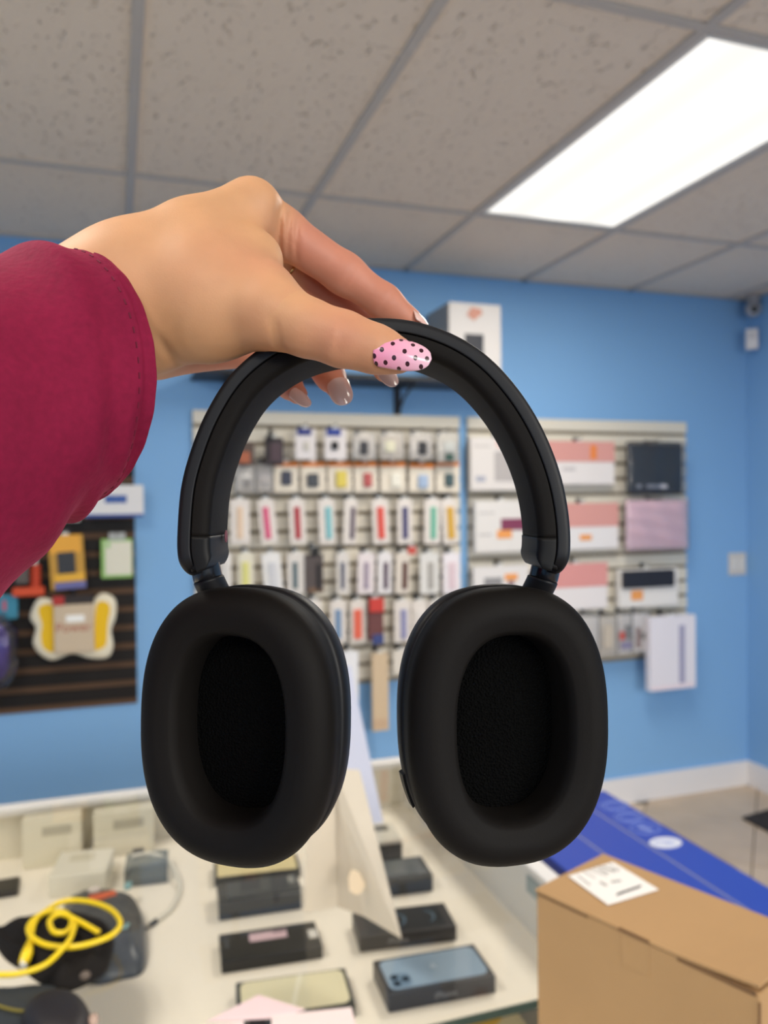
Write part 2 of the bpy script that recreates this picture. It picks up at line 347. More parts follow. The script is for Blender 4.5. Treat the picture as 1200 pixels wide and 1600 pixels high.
# row 2
G2 = 'orange-topped earbud case packs in the second row'
pack('accessory_bag', 'clear bag with a grey charger puck, first visible in the second row', 'bag', 'clear bags in the second row', (368, 729, 397, 769), (212, 205, 198), [('grey_puck', (380, 748, 393, 762), (150, 146, 144), .014)], panel=PA, bag=True)
pack('accessory_bag', 'clear bag with a pale grey cover, beside the first orange-topped pack', 'bag', 'clear bags in the second row', (400, 727, 425, 769), (204, 196, 188), [('grey_cover', (404, 736, 420, 755), (186, 180, 178), .012)], panel=PA, bag=True)
for r, ic, irect, lab in (((428, 722, 466, 769), (64, 68, 86), (439, 736, 455, 758), 'orange-topped pack with a slate blue case'),
                          ((470, 722, 509, 769), (76, 80, 86), (479, 740, 497, 761), 'orange-topped pack with a charcoal case'),
                          ((512, 722, 550, 769), (226, 206, 96), (524, 736, 541, 762), 'orange-topped pack with a yellow case'),
                          ((553, 722, 590, 769), (190, 92, 92), (567, 739, 580, 761), 'orange-topped pack with a red case'),
                          ((594, 722, 634, 769), (240, 236, 222), (609, 739, 626, 762), 'orange-topped pack with a creamy white case'),
                          ((639, 724, 678, 769), (168, 188, 216), (652, 742, 668, 763), 'orange-topped pack with a light blue case'),
                          ((681, 721, 717, 769), (72, 94, 98), (694, 740, 708, 760), 'orange-topped pack with a dark teal case, at the panel edge')):
    u0, v0, u1, v1 = r
    pack('earbud_case_pack', lab, 'pack', G2, r, CR, [('header', (u0, v0, u1, v0 + 7), OR, .003), ('earbud_case', irect, ic, .014)], panel=PA, tilt=random.uniform(-.03, .03))
# row 3
G3 = 'watch strap packs in the third row'
for (a, b, c0, c1, ic, tl, lab) in ((360, 390, 370, 379, (236, 208, 180), 0, 'strap pack with a pale peach band'), (405, 431, 412, 421, (226, 96, 136), -.09, 'strap pack with a hot pink band, tilted'),
                                    (452, 477, 460, 469, (184, 62, 72), -.04, 'strap pack with a crimson band'), (498, 523, 508, 518, (136, 196, 202), -.03, 'strap pack with a turquoise band'),
                                    (537, 557, 547, 554, (106, 92, 106), .05, 'strap pack with a mauve grey band'), (582, 607, 589, 600, (226, 92, 80), -.04, 'strap pack with a coral red band'),
                                    (621, 644, 628, 637, (82, 80, 122), 0, 'strap pack with a navy band'), (663, 688, 672, 681, (118, 190, 164), .02, 'strap pack with a mint green band'),
                                    (691, 714, 698, 709, (218, 172, 72), -.05, 'strap pack with a mustard yellow band')):
    pack('watch_strap_pack', lab, 'strap pack', G3, (a, 780, b, 850), (233, 225, 218), [('watch_strap', (c0, 792, c1, 842), ic, .007)], panel=PA, tilt=tl)
# row 4
G4 = 'watch strap packs in the fourth row'
for (a, b, c0, c1, base, ic, tl, lab) in ((345, 361, 349, 356, (236, 232, 228), (222, 218, 214), 0, 'plain white strap pack by the left hinge of the headphones'), (372, 396, 378, 389, (232, 226, 206), (226, 222, 140), 0, 'strap pack with a lemon yellow band'),
                                          (411, 440, 420, 433, (238, 236, 234), (214, 214, 218), -.08, 'bright white strap pack, tilted'), (449, 477, 457, 465, (226, 220, 214), (96, 116, 122), 0, 'strap pack with a grey teal band'),
                                          (526, 545, 532, 538, (226, 220, 214), (92, 96, 116), 0, 'strap pack with a blue grey band right of the black pack'), (559, 585, 568, 576, (236, 226, 226), (170, 156, 172), .03, 'strap pack with a lilac band'),
                                          (590, 612, 599, 606, (236, 232, 232), (92, 72, 92), .02, 'strap pack with a plum band'), (618, 640, 628, 636, (226, 216, 204), (98, 62, 54), .03, 'strap pack with a chocolate brown band'),
                                          (656, 686, 668, 677, (226, 224, 220), (176, 172, 166), 0, 'strap pack with a stone grey band'), (692, 719, 700, 712, (240, 234, 238), (228, 206, 212), 0, 'strap pack with a blush pink band')):
    pack('watch_strap_pack', lab, 'strap pack', G4, (a, 864, b, 928), base, [('watch_strap', (c0, 878, c1, 920), ic, .007)], panel=PA, tilt=tl)
pack('strap_box', 'black hanging box among the white strap packs', 'box', None, (476, 866, 504, 926), (84, 74, 72), [('lid_label', (493, 880, 500, 922), (40, 36, 38)), ('hanger', (484, 854, 497, 868), (30, 30, 30), .01), ('foot', (480, 918, 503, 925), (120, 92, 70), .004)], panel=PA, th=.03, hookz=.037)
pack('luggage_tag', 'small bright red tag above the chocolate brown strap', 'tag', None, (637, 854, 650, 866), (206, 84, 74), panel=PA, th=.01)
# row 5
G5 = 'watch strap packs in the fifth row'
for (a, b, c0, c1, ic, lab) in ((478, 503, 488, 497, (226, 204, 184), 'strap pack with a beige band just above the left ear cup'), (516, 541, 523, 533, (118, 148, 182), 'strap pack with a steel blue band'),
                                (547, 572, 552, 565, (232, 108, 84), 'strap pack with an orange band'), (616, 642, 625, 635, (150, 150, 186), 'strap pack with a lavender band'),
                                (644, 668, 650, 661, (230, 224, 218), 'plain ivory strap pack in the fifth row'), (671, 694, 676, 689, (140, 206, 222), 'strap pack with a sky blue band beside the right ear cup'), (696, 718, 701, 713, (226, 190, 184), 'strap pack with a salmon band, half hidden by the right ear cup')):
    pack('watch_strap_pack', lab, 'strap pack', G5, (a, 938, b, 1004), (230, 222, 214), [('watch_strap', (c0, 952, c1, 998), ic, .007)], panel=PA)
pack('bottle_pouch', 'red topped pouch with navy foot hanging lowest but one on the strap wall', 'pouch', None, (575, 934, 598, 1000), (112, 66, 64), [('red_top', (575, 934, 598, 956), (206, 66, 58), .012), ('navy_foot', (580, 990, 598, 1006), (62, 74, 128), .01)], panel=PA, th=.025, y=3.35)
# row 6
pack('white_sleeve_pack', 'long white pack hanging below the slats beside the left ear cup', 'pack', None, (534, 1018, 560, 1098), (240, 240, 243), panel=PA, y=3.36)
pack('wooden_strap_box', 'long tan kraft box hanging below the bottom edge of the slats', 'box', None, (581, 1020, 606, 1141), (214, 190, 158), [('end_label', (583, 1122, 604, 1136), (206, 176, 146), .002)], panel=PA, y=3.36, th=.022)
pack('white_sleeve_pack', 'short ivory pack in the bottom row near the right ear cup', 'pack', None, (614, 1016, 640, 1052), (226, 218, 206), panel=PA)
# wide boxes on the right panel
PK, OG = (222, 160, 152), (242, 164, 92)
GB = 'keyboard case boxes on the right panel'
kw = dict(panel=PB, y=3.385, th=.034, bev=.002)
pack('case_box', 'white box with a large grey tablet picture, top left of the wide boxes', 'box', GB, (733, 684, 824, 766), (230, 224, 220), [('tablet_picture', (770, 706, 822, 752), (188, 182, 180), .0012), ('logo_print', (741, 744, 756, 753), (176, 178, 192), .001), ('corner_print', (772, 686, 800, 700), (232, 200, 194), .001), ('caption', (738, 696, 764, 699), (206, 200, 196), .0008)], **kw)
pack('case_box', 'pink and white box with an upright orange tag on the pink', 'box', GB, (852, 690, 957, 757), (236, 230, 228), [('pink_panel', (852, 690, 957, 722), PK, .0015), ('orange_tag', (919, 696, 929, 718), (236, 138, 70), .003), ('caption', (876, 730, 896, 736), (206, 200, 200), .0008)], **kw)
pack('case_box', 'white box with a burgundy bar and an orange sticker below it', 'box', GB, (740, 782, 826, 862), (232, 228, 224), [('burgundy_bar', (780, 810, 822, 828), (134, 62, 92), .0015), ('orange_sticker', (774, 828, 797, 841), OG, .002), ('caption', (746, 800, 770, 803), (206, 202, 200), .0008), ('small_print', (746, 834, 766, 837), (196, 192, 190), .0008)], **kw)
pack('case_box', 'pink and white box with an orange sticker on the white half', 'box', GB, (856, 786, 963, 858), (236, 232, 232), [('pink_panel', (856, 786, 963, 823), PK, .0015), ('orange_sticker', (903, 835, 921, 844), OG, .003)], **kw)
pack('case_box', 'white box with grey print and an orange sticker just above the right ear cup', 'box', GB, (738, 884, 824, 946), (232, 228, 226), [('grey_print', (754, 902, 782, 918), (150, 148, 150), .001), ('orange_sticker', (786, 896, 806, 906), OG, .003), ('dark_print', (792, 907, 800, 916), (140, 96, 104), .001)], **kw)
pack('case_box', 'pink and white box with dark red print along the pink', 'box', GB, (852, 880, 946, 952), (238, 232, 232), [('pink_panel', (852, 880, 946, 917), (226, 156, 152), .0015), ('red_print', (884, 902, 896, 916), (170, 70, 84), .001), ('red_print', (901, 896, 910, 916), (190, 80, 92), .001)], **kw)
pack('case_box', 'white box with a wide black keyboard case on top and orange sticker', 'box', GB, (964, 888, 1056, 947), (236, 232, 228), [('black_case', (967, 890, 1048, 917), (36, 38, 48), .02), ('orange_sticker', (983, 922, 1001, 937), OG, .003)], **kw)
def soft_bag(name, label, r, colr, y, folds, bag_tint, inner=()):
    x0, x1, z0, z1 = pxrect(*r, y); t = empty(name, ((x0 + x1) / 2, y, z0), label, 'bag', 'sleeves in clear bags on the right panel')
    n, k = 24, 18
    for nm, off, gr, mt in (('sleeve', 0, 0, col(colr, .5)), ('clear_bag', -.009, .011, bag_tint)):
        V = []; Fc = []
        for s in (0, 1):
            for j in range(k):
                for i in range(n):
                    a, b = i / (n - 1), j / (k - 1); bul = (1 - (2 * a - 1) ** 4) * (1 - (2 * b - 1) ** 4)
                    wr = .007 * math.sin(11 * a + 7 * b * folds) * math.sin(8 * b - 5 * a) if nm == 'clear_bag' else .001 * math.sin(7 * a)
                    V.append((x0 - gr + a * (x1 - x0 + 2 * gr), y + (off - .012 * bul - wr * bul if s == 0 else .006), z0 - gr + b * (z1 - z0 + 2 * gr)))
            for j in range(k - 1):
                for i in range(n - 1):
                    q = s * n * k + j * n + i; f = [q, q + 1, q + n + 1, q + n]; Fc.append(f if s == 0 else f[::-1])
        rim = [i for i in range(n)] + [j * n + n - 1 for j in range(1, k)] + [(k - 1) * n + i for i in range(n - 2, -1, -1)] + [j * n for j in range(k - 2, 0, -1)]
        for q in range(len(rim)):
            a, b = rim[q], rim[(q + 1) % len(rim)]; Fc.append([b, a, a + n * k, b + n * k])
        mesh(nm, V, Fc, mt, t, True)
    for nm, rr, cc in inner:
        a0, a1, e0, e1 = pxrect(*rr, y); g = boxgeo(a1 - a0, .004, e1 - e0, .001); mesh(nm, g[0] + np.array([(a0 + a1) / 2, y - .0125, (e0 + e1) / 2]), g[1], col(cc), t)
    hook(PB, (x0 + x1) / 2, z1 + .0105, Y1 - y + .03); return t
CB = clear_mat('crinkled_clear_bag', (250, 250, 252), 1.6, .14, 1.5, .025); CBP = clear_mat('pink_tinted_bag', (255, 246, 250), 1.6, .2, 1.5, .3, (255, 246, 252))
soft_bag('laptop_sleeve', 'black laptop sleeve in a crinkled clear bag at the top right', (982, 694, 1066, 768), (40, 40, 46), 3.35, 1, CB, [('white_print', (992, 757, 1000, 763), (196, 196, 204)), ('white_print', (1008, 757, 1040, 763), (186, 186, 196))])
soft_bag('laptop_sleeve', 'pink laptop sleeve in a shiny clear bag below the black one', (980, 784, 1072, 856), (248, 204, 222), 3.35, 2, CBP)
GS = 'small hanging bags in the bottom row of the right panel'
for r, c_, ins, lab in (((905, 964, 934, 1018), (232, 226, 222), [], 'small white bag touching the right ear cup'), ((936, 966, 962, 1024), (216, 206, 194), [('beige_gadget', (941, 976, 956, 1012), (200, 188, 172), .012)], 'small bag with a beige gadget, bottom row of the wide-box panel'),
                         ((964, 962, 986, 1022), (224, 218, 216), [('red_gadget', (966, 986, 974, 1000), (206, 84, 76), .012), ('violet_gadget', (968, 1002, 985, 1014), (150, 140, 190), .01), ('grey_gadget', (975, 976, 986, 998), (120, 118, 120), .01)], 'small bag with red and violet pieces'),
                         ((988, 960, 1012, 1018), (234, 230, 232), [('brown_strap', (993, 980, 999, 1012), (132, 66, 58), .01), ('dark_dial', (1001, 988, 1007, 998), (90, 88, 92), .01)], 'small bag with a dark brown strap beside the tall white box')):
    pack('accessory_bag', lab, 'bag', GS, r, c_, ins, panel=PB, bag=True, th=.008)
pack('pencil_box', 'tall white box with a grey stripe hanging past the corner of the panel', 'box', None, (1012, 962, 1083, 1076), (236, 232, 240), [('grey_stripe', (1057, 976, 1066, 1066), (166, 164, 192), .0012), ('base_edge', (1014, 1068, 1080, 1075), (240, 226, 234), .001)], panel=PB, y=3.34, th=.04)

# ------------------------------------------------------------------ left dark panel
pack('adapter_box', 'white and blue box half covered by the sleeve, top of the dark panel', 'box', None, (132, 758, 224, 808), (226, 224, 224), [('blue_picture', (164, 774, 198, 786), (56, 92, 162), .0015), ('blue_base', (134, 803, 224, 808), (60, 86, 156), .001)], panel=PC, y=3.36, th=.05)
pack('adapter_box', 'small cream pack peeking out under the sleeve', 'pack', None, (98, 790, 125, 815), (222, 214, 206), panel=PC, y=3.38, th=.02)
pack('charger_pack', 'golden yellow pack with a dark device window on the dark panel', 'pack', None, (77, 836, 132, 920), (196, 148, 58), [('yellow_top', (78, 836, 127, 864), (236, 170, 62), .003), ('dark_window', (90, 862, 118, 896), (52, 54, 60), .004), ('yellow_band', (84, 896, 131, 908), (236, 180, 60), .003), ('blue_foot', (84, 909, 133, 920), (112, 112, 166), .003)], panel=PC, y=3.37, th=.016, tilt=-.05)
pack('tag_pack', 'white hang pack with green edges on the dark panel', 'pack', None, (158, 842, 207, 903), (150, 196, 110), [('white_sheet', (164, 846, 206, 898), (226, 222, 204), .003), ('green_corner', (166, 848, 172, 856), (150, 204, 120), .0035), ('hang_loop', (170, 832, 196, 844), (176, 178, 176), .002)], panel=PC, y=3.38)
# orange stand-shaped holder
def px_poly(pts, y): return [tuple(at(u, v, y=y)) for u, v in pts]
t = empty('phone_holder', at(45, 930, y=3.38), 'orange phone holder with ribbed post below the sleeve', 'phone holder')
g = boxgeo(.115, .05, .034, .006, 2); mesh('base', g[0] + at(45, 924, y=3.38), g[1], col((214, 80, 44)), t)
g = tubegeo([at(55, 918, y=3.38), at(56, 882, y=3.38)], [.018, .016], 12); mesh('post', g[0], g[1], col((190, 66, 40)), t)
for k in range(5):
    c = at(55, 914 - k * 7, y=3.38); a = np.linspace(0, 2 * np.pi, 14, endpoint=False)
    g = tubegeo(np.c_[c[0] + .019 * np.cos(a), c[1] + .019 * np.sin(a), np.full(14, c[2])], .004, 6, closed=True); mesh('rib', g[0], g[1], col((206, 74, 44)), t)
g = tubegeo([at(54, 882, y=3.38), at(54, 870, y=3.38)], [.012, .014], 10); mesh('ball_joint', g[0], g[1], col((190, 186, 180)), t)
g = boxgeo(.05, .02, .09, .006); mesh('grey_arm', g[0] + at(34, 895, y=3.36), g[1], col((92, 84, 80)), t)
hook(PC, at(45, 905, y=3.38)[0], at(45, 905, y=3.38)[2], .1)
# yellow winged bag carrying a tan box
t = empty('winged_bag', at(113, 1030, y=3.33), 'yellow butterfly shaped bag with cream border and tan card in its middle', 'bag')
outer = spline(px_poly([(50, 952), (62, 934), (88, 938), (112, 950), (140, 940), (160, 926), (180, 936), (181, 962), (174, 984), (177, 1008), (168, 1026), (140, 1027), (113, 1020), (84, 1030), (64, 1022), (52, 1004), (56, 980), (48, 966)], 3.35), 5, True)
P = np.array(outer); ctr = P.mean(0); rings = [P]
for f_, dy in ((1.0, -.02), (.96, -.032), (.86, -.036)): rings.append(ctr + (P - ctr) * f_ + np.array([0, dy, 0]))
n = len(P); V = np.vstack(rings + [[ctr + np.array([0, -.037, 0])], [ctr]]); Fc = loft(4, n)[:]
Fc = [f[::-1] for f in Fc] + [[3 * n + (i + 1) % n, 3 * n + i, 4 * n] for i in range(n)] + [[i, (i + 1) % n, 4 * n + 1] for i in range(n)]
Fc = [f[::-1] for f in Fc]
mesh('cream_body', V, Fc, col((232, 222, 198), .8), t, True)
for pts in ([(60, 952), (72, 944), (84, 950), (86, 985), (84, 1018), (68, 1012), (64, 992), (66, 976)], [(150, 948), (164, 940), (172, 950), (168, 976), (166, 1006), (156, 1014), (148, 1010)]):
    p_ = spline([tuple(at(u, v, y=3.312)) for u, v in pts], 4, True); V, Fc = extrude(p_, (0, .003, 0)); mesh('yellow_wing', V, Fc, col((236, 190, 34), .8), t)
x0, x1, z0, z1 = pxrect(84, 944, 147, 1020, 3.30); g = boxgeo(x1 - x0, .02, z1 - z0, .003); mesh('tan_card', g[0] + np.array([(x0 + x1) / 2, 3.303, (z0 + z1) / 2]), g[1], col((204, 184, 158)), t)
x0, x1, z0, z1 = pxrect(103, 961, 132, 972, 3.29); g = boxgeo(x1 - x0, .002, z1 - z0, .0006); mesh('white_badge', g[0] + np.array([(x0 + x1) / 2, 3.292, (z0 + z1) / 2]), g[1], col((246, 244, 240)), t)
x0, x1, z0, z1 = pxrect(86, 930, 147, 944, 3.30); g = boxgeo(x1 - x0, .018, z1 - z0, .003); mesh('dark_top', g[0] + np.array([(x0 + x1) / 2, 3.303, (z0 + z1) / 2]), g[1], col((44, 36, 36)), t)
x0, x1, z0, z1 = pxrect(82, 932, 100, 946, 3.29); g = boxgeo(x1 - x0, .004, z1 - z0, .001); mesh('red_corner', g[0] + np.array([(x0 + x1) / 2, 3.291, (z0 + z1) / 2]), g[1], col((176, 48, 44)), t)
tv, tf = textgeo('Power', .05); c = at(115, 981, y=3.29); mesh('red_lettering', np.c_[tv[:, 0] + c[0], c[1] + .0025 - tv[:, 2], tv[:, 1] + c[2]], tf, col((170, 92, 76)), t)
hook(PC, at(113, 926, y=3.35)[0], at(113, 926, y=3.35)[2], .13)
# purple crinkled bag and teal card at the frame edge
pack('blister_card', 'teal blister card with pink print at the left frame edge', 'pack', None, (-34, 930, 28, 968), (60, 138, 166), [('pink_print', (4, 938, 10, 954), (196, 96, 116), .001)], panel=PC, y=3.385)
x0, x1, z0, z1 = pxrect(-60, 962, 28, 1078, 3.33)
t = empty('purple_bag', ((x0 + x1) / 2, 3.33, z0), 'purple plush in a crinkled clear bag at the left frame edge', 'bag')
for nm, gr, mt, amp in (('purple_plush', -.03, mat('purple_plush', (92, 72, 160), .9, .1, sheen=.4), .006), ('clear_bag', 0, CB, .014)):
    bm = bmesh.new(); bmesh.ops.create_icosphere(bm, subdivisions=4, radius=1)
    V = np.array([v.co[:] for v in bm.verts]); Fc = [[v.index for v in f.verts] for f in bm.faces]; bm.free()
    w = amp * np.sin(V[:, 0] * 9 + V[:, 2] * 5) * np.sin(V[:, 2] * 13 + V[:, 1] * 7)
    mesh(nm, np.c_[(x0 + x1) / 2 + np.sign(V[:, 0]) * np.abs(V[:, 0]) ** .7 * ((x1 - x0) / 2 + gr) * (1 + w * 4), 3.33 + V[:, 1] * (.06 + gr * .5) + w, (z0 + z1) / 2 + np.sign(V[:, 2]) * np.abs(V[:, 2]) ** .7 * ((z1 - z0) / 2 + gr) + w], Fc, mt, t, True)
hook(PC, (x0 + x1) / 2, z1 + .02, .15)

# ------------------------------------------------------------------ shelf, box on it, camera, sensor, switch
BLK = mat('black_metal', (34, 36, 42), .45)
t = empty('display_shelf', (1.0, Y1, 2.04), 'thin black wall shelf on brackets behind the raised hand', 'shelf')
box('shelf_board', (.985, 3.32, 2.088), (1.36, .2588, .018), BLK, t, .002)
for bx in (.462, 1.231):
    V, Fc = join([(boxgeo(.03, .012, .12)[0] + np.array([bx, Y1 - .0066, 2.019]), boxgeo(.03, .012, .12)[1]),
                  tubegeo([(bx, Y1 - .015, 1.968), (bx + .004, 3.36, 2.03), (bx + .006, 3.24, 2.076)], .007, 6),
                  (boxgeo(.024, .22, .006)[0] + np.array([bx, 3.33, 2.0755]), boxgeo(.024, .22, .006)[1])]); mesh('bracket', V, Fc, BLK, t)
t = empty('camera_box', (1.5, 3.32, 2.097), 'white and black product box on the wall shelf behind the index finger', 'box')
bw = .25; cz = 2.097 + .165
box('carton', (1.385 + bw / 2, 3.315, cz), (bw, .25, .33), col((206, 202, 200)), t, .002)
box('shaded_side', (1.3835, 3.315, cz), (.003, .244, .324), col((168, 158, 148)), t)  # added darker skin: shade on the carton's left side put into colour
box('dark_print', (1.381, 3.34, cz - .07), (.002, .10, .07), col((52, 52, 54)), t)
box('screen_picture', (1.385 + bw * .47, 3.189, cz - .03), (.09, .003, .12), col((50, 52, 60)), t)
tubev = tubegeo([(1.385 + bw * .40, 3.187, cz + .10), (1.385 + bw * .47, 3.186, cz + .125), (1.385 + bw * .62, 3.187, cz + .13)], [.022, .026, .012], 8); mesh('hand_picture', tubev[0] * [1, .03, 1] + [0, 3.187 * .97, 0], tubev[1], col((196, 140, 122)), t)
# dome camera in the corner
c = at(1177, 483, y=3.36)
t = empty('security_camera', (c[0], 3.36, H - .003), 'small grey dome security camera in the ceiling corner', 'camera')
g = tubegeo([(c[0], 3.36, H - .004), (c[0], 3.36, H - .03), (c[0], 3.36, H - .031), (c[0], 3.36, c[2] + .025)], [.035, .035, .02, .02], 16); mesh('mount', g[0], g[1], col((170, 168, 170)), t)
def sphere(c, r, sc=(1, 1, 1), sub=3):
    bm = bmesh.new(); bmesh.ops.create_icosphere(bm, subdivisions=sub, radius=r); V = np.array([v.co[:] for v in bm.verts]) * np.array(sc) + np.array(c)
    Fc = [[v.index for v in f.verts] for f in bm.faces]; bm.free(); return V, Fc
g = sphere(c, .042); mesh('dome', g[0], g[1], col((178, 178, 184), .3), t, True)
dr = np.array([-.55, -.8, -.2]); dr /= np.linalg.norm(dr); g = tubegeo([c + dr * .036, c + dr * .046], [.02, .018], 14); mesh('lens', g[0], g[1], col((30, 24, 22), .2), t)
c = at(1175, 530, x=3.185); c[1] = min(c[1], 3.395)
t = empty('motion_sensor', c - [0, 0, .055], 'small white wall sensor below the corner security camera', 'sensor')
box('housing', c, (.062, .03, .11), col((226, 223, 226), .3), t, .008, (0, 0, -.785), 3); box('lens_strip', c + [-.0115, -.0115, .015], (.036, .004, .03), col((205, 203, 207), .3), t, .001, (0, 0, -.785))
t = empty('switch_plate', at(1154, 900, y=3.44), 'double white light switch plate near the room corner', 'switch plate')
c = at(1153, 881, y=3.445); c[0] = min(c[0], 3.172); box('plate', (c[0], 3.446, c[2]), (.115, .007, .12), col((214, 208, 202)), t, .002)
for k in (-1, 1): box('rocker_switch', (c[0] + k * .025, 3.441, c[2]), (.033, .006, .066), col((226, 222, 216), .3), t, .0015, r=(.06, 0, 0))
# dark floor mat
V, Fc = extrude([tuple(at(1160, 1280, z=.0)), tuple(at(1162, 1283, z=.0) + np.array([0, -.9, 0])), (3.2, 1.9, 0), (3.2, 3.13, 0)], (0, 0, .012))
me = mesh('floor_mat', V, [f[::-1] for f in Fc], mat('mat_pile', (62, 58, 58), .95, .1, bump=(250, .6, .004), noise=(60, .3))); tag(me, 'dark grey doormat on the tiles at the right edge', 'mat')

# ------------------------------------------------------------------ display case
CASE_W = mat('case_white_laminate', (250, 243, 230), .4, .4); CASE_F = mat('case_frame', (228, 226, 224), .35)
DZ, GZ = .75, .874                                   # deck and glass top
cx0, cx1, cy0, cy1 = -1.35, .76, .42, 1.99
t = empty('display_case', ((cx0 + cx1) / 2, (cy0 + cy1) / 2, 0), 'white glass-topped display case with phone boxes laid out inside', 'display case')
CASE = t
box('base_cabinet', ((cx0 + cx1) / 2, (cy0 + cy1) / 2, .28), (cx1 - cx0, cy1 - cy0, .56), CASE_W, t)
box('deck', ((cx0 + cx1) / 2 - .01, (1.135 + cy1) / 2, DZ - .006), (cx1 - cx0 - .04, cy1 - 1.135, .012), CASE_W, t)
box('deck_edge', ((cx0 + cx1) / 2 - .01, 1.1335, DZ - .006), (cx1 - cx0 - .04, .003, .013), mat('green_glass_edge', (62, 84, 76), .2), t)
box('back_panel', ((cx0 + cx1) / 2, cy1 + .007, (.56 + GZ) / 2), (cx1 - cx0, .014, GZ - .56), mat('case_back_panel', (226, 219, 200), .5), t)
box('side_panel', (cx1 - .03, (cy0 + cy1) / 2, (.56 + GZ - .012) / 2), (.01, cy1 - cy0, GZ - .012 - .56), mat('case_side_panel', (228, 226, 220), .35), t)
box('side_panel', (cx0 + .006, (cy0 + cy1) / 2, (.56 + GZ - .012) / 2), (.01, cy1 - cy0, GZ - .012 - .56), CASE_W, t)
box('top_rail', ((cx0 + cx1) / 2, cy1 - .003, GZ - .0088), (cx1 - cx0, .034, .018), CASE_F, t, .003)
box('top_rail', (cx1 - .018, (cy0 + cy1) / 2 - .012, GZ - .0088), (.036, cy1 - cy0 - .02, .018), CASE_F, t, .003)
box('hinge_plate', at(815, 1382, z=GZ - .02) * [0, 1, 1] + [cx1 - .037, 0, -.012], (.004, .05, .03), col((150, 164, 164), .3), t)
GLASS = clear_mat('case_glass', (254, 254, 252), .7, .01, 1.5)
V = np.array([(cx0, cy0, GZ), (cx1 - .036, cy0, GZ), (cx1 - .036, cy1 - .02, GZ), (cx0, cy1 - .02, GZ)]); mesh('glass_top', V, [[0, 1, 2, 3]], GLASS, t)
GT = GZ + .0006                                       # things stand on the glass here

def deck_box(name, label, cat, A, Bp, D, z, h, m, group=None, b=.002):
    """carton on a level surface: A, Bp = front bottom corners (pixels), D = depth (m)"""
    a, b_ = (np.array([*p[:2], z]) if len(p) == 3 else at(*p, z=z) for p in (A, Bp)); e = b_ - a; L = np.linalg.norm(e); e /= L; nrm = np.array([-e[1], e[0], 0]); ang = math.atan2(e[1], e[0])
    c = a + e * L / 2 + nrm * D / 2; t = empty(name, (c[0], c[1], z), label, cat, group)
    box('carton', (c[0], c[1], z + h / 2 + .0002), (L, D, h), m, t, b, (0, 0, ang), 2)
    return t, c, L, ang, e, nrm
def on_top(name, info, z, fx, fy, w, d, m, th=.0012, b=.0004, parent=None, rz=0):
    t, c, L, ang, e, nrm = info; return box(name, (c + e * fx + nrm * fy) * [1, 1, 0] + [0, 0, z + th / 2 + .0001], (w, d, th), m, parent or t, b, (0, 0, ang + rz), 2)
def front_text(info, s, size, fx, z, m, D):
    t, c, L, ang, e, nrm = info; tv, tf = textgeo(s, size); p = c - nrm * (D / 2 + .0001) + e * fx
    V = p[None, :] * [1, 1, 0] + tv[:, :1] * e + (tv[:, 1:2] * np.array([[0, 0, 1]])) - tv[:, 2:3] * nrm + [0, 0, z]; mesh('lettering', V, tf, m, t)
def rrect(w, d, r, n=6):
    P = []
    for cx, cy, a0 in ((w / 2 - r, d / 2 - r, 0), (-w / 2 + r, d / 2 - r, 90), (-w / 2 + r, -d / 2 + r, 180), (w / 2 - r, -d / 2 + r, 270)):
        for a in np.radians(np.linspace(a0, a0 + 90, n)): P.append((cx + r * math.cos(a), cy + r * math.sin(a)))
    return P
def top_shape(name, info, z, poly, m, fx=0, fy=0, th=.0008, parent=None):
    t, c, L, ang, e, nrm = info; P = [c * [1, 1, 0] + e * (fx + x) + nrm * (fy + y) + np.array([0, 0, z + .0001]) for x, y in poly]; V, Fc = extrude(P, (0, 0, th)); return mesh(name, V, Fc, m, parent or t)
DARK = mat('dark_carton', (48, 47, 50), .4, .5); DARK2 = mat('slate_carton', (44, 48, 54), .4, .5); GREYT = mat('silver_print', (150, 152, 158), .4)
GP = 'phone boxes laid out in the display case'
# blue phone box
I = deck_box('phone_box', 'black phone box with a blue phone picture, nearest in the right column', 'box', (607, 1584), (775, 1552), .098, DZ, .03, DARK, GP)
z = DZ + .0303; W = I[2]
ph = top_shape('phone_picture', I, z, rrect(W * .92, .083, .014), mat('blue_phone_print', (150, 174, 198), .25, .5))
ORIGIN[ph] = ORIGIN[I[0]]
top_shape('camera_bump', I, z + .0008, rrect(.034, .034, .009), mat('blue_camera_bump', (112, 138, 164), .3), -W * .92 / 2 + .022, -.0415 + .022, parent=ph)
for a, b_ in ((-.0085, .0085), (-.0085, -.0085), (.0085, 0)):
    g = discgeo((0, 0, 0), .0065, (1, 0, 0), (0, 1, 0), 14); top_shape('camera_lens', I, z + .0017, [(p[0], p[1]) for p in g[0]], col((32, 40, 48), .2), -W * .92 / 2 + .022 + a, -.0195 + b_, parent=ph)
ap = [(.006 * math.cos(a) * (1 - .12 * math.cos(2 * a + .4)), .0068 * math.sin(a)) for a in np.linspace(.35, 2 * math.pi - .5, 20)]
top_shape('logo_print', I, z + .0008, ap, col((176, 194, 210), .3), .0, .002, parent=ph)
top_shape('logo_print', I, z + .0008, [(.001 + .0012 * math.cos(a) + .001 * math.sin(a), .009 + .0024 * math.sin(a)) for a in np.linspace(0, 6.28, 9)[:-1]], col((176, 194, 210), .3), .0, .002, parent=ph)
front_text(I, 'iPhone', .014, .005, DZ + .014, GREYT, .098)
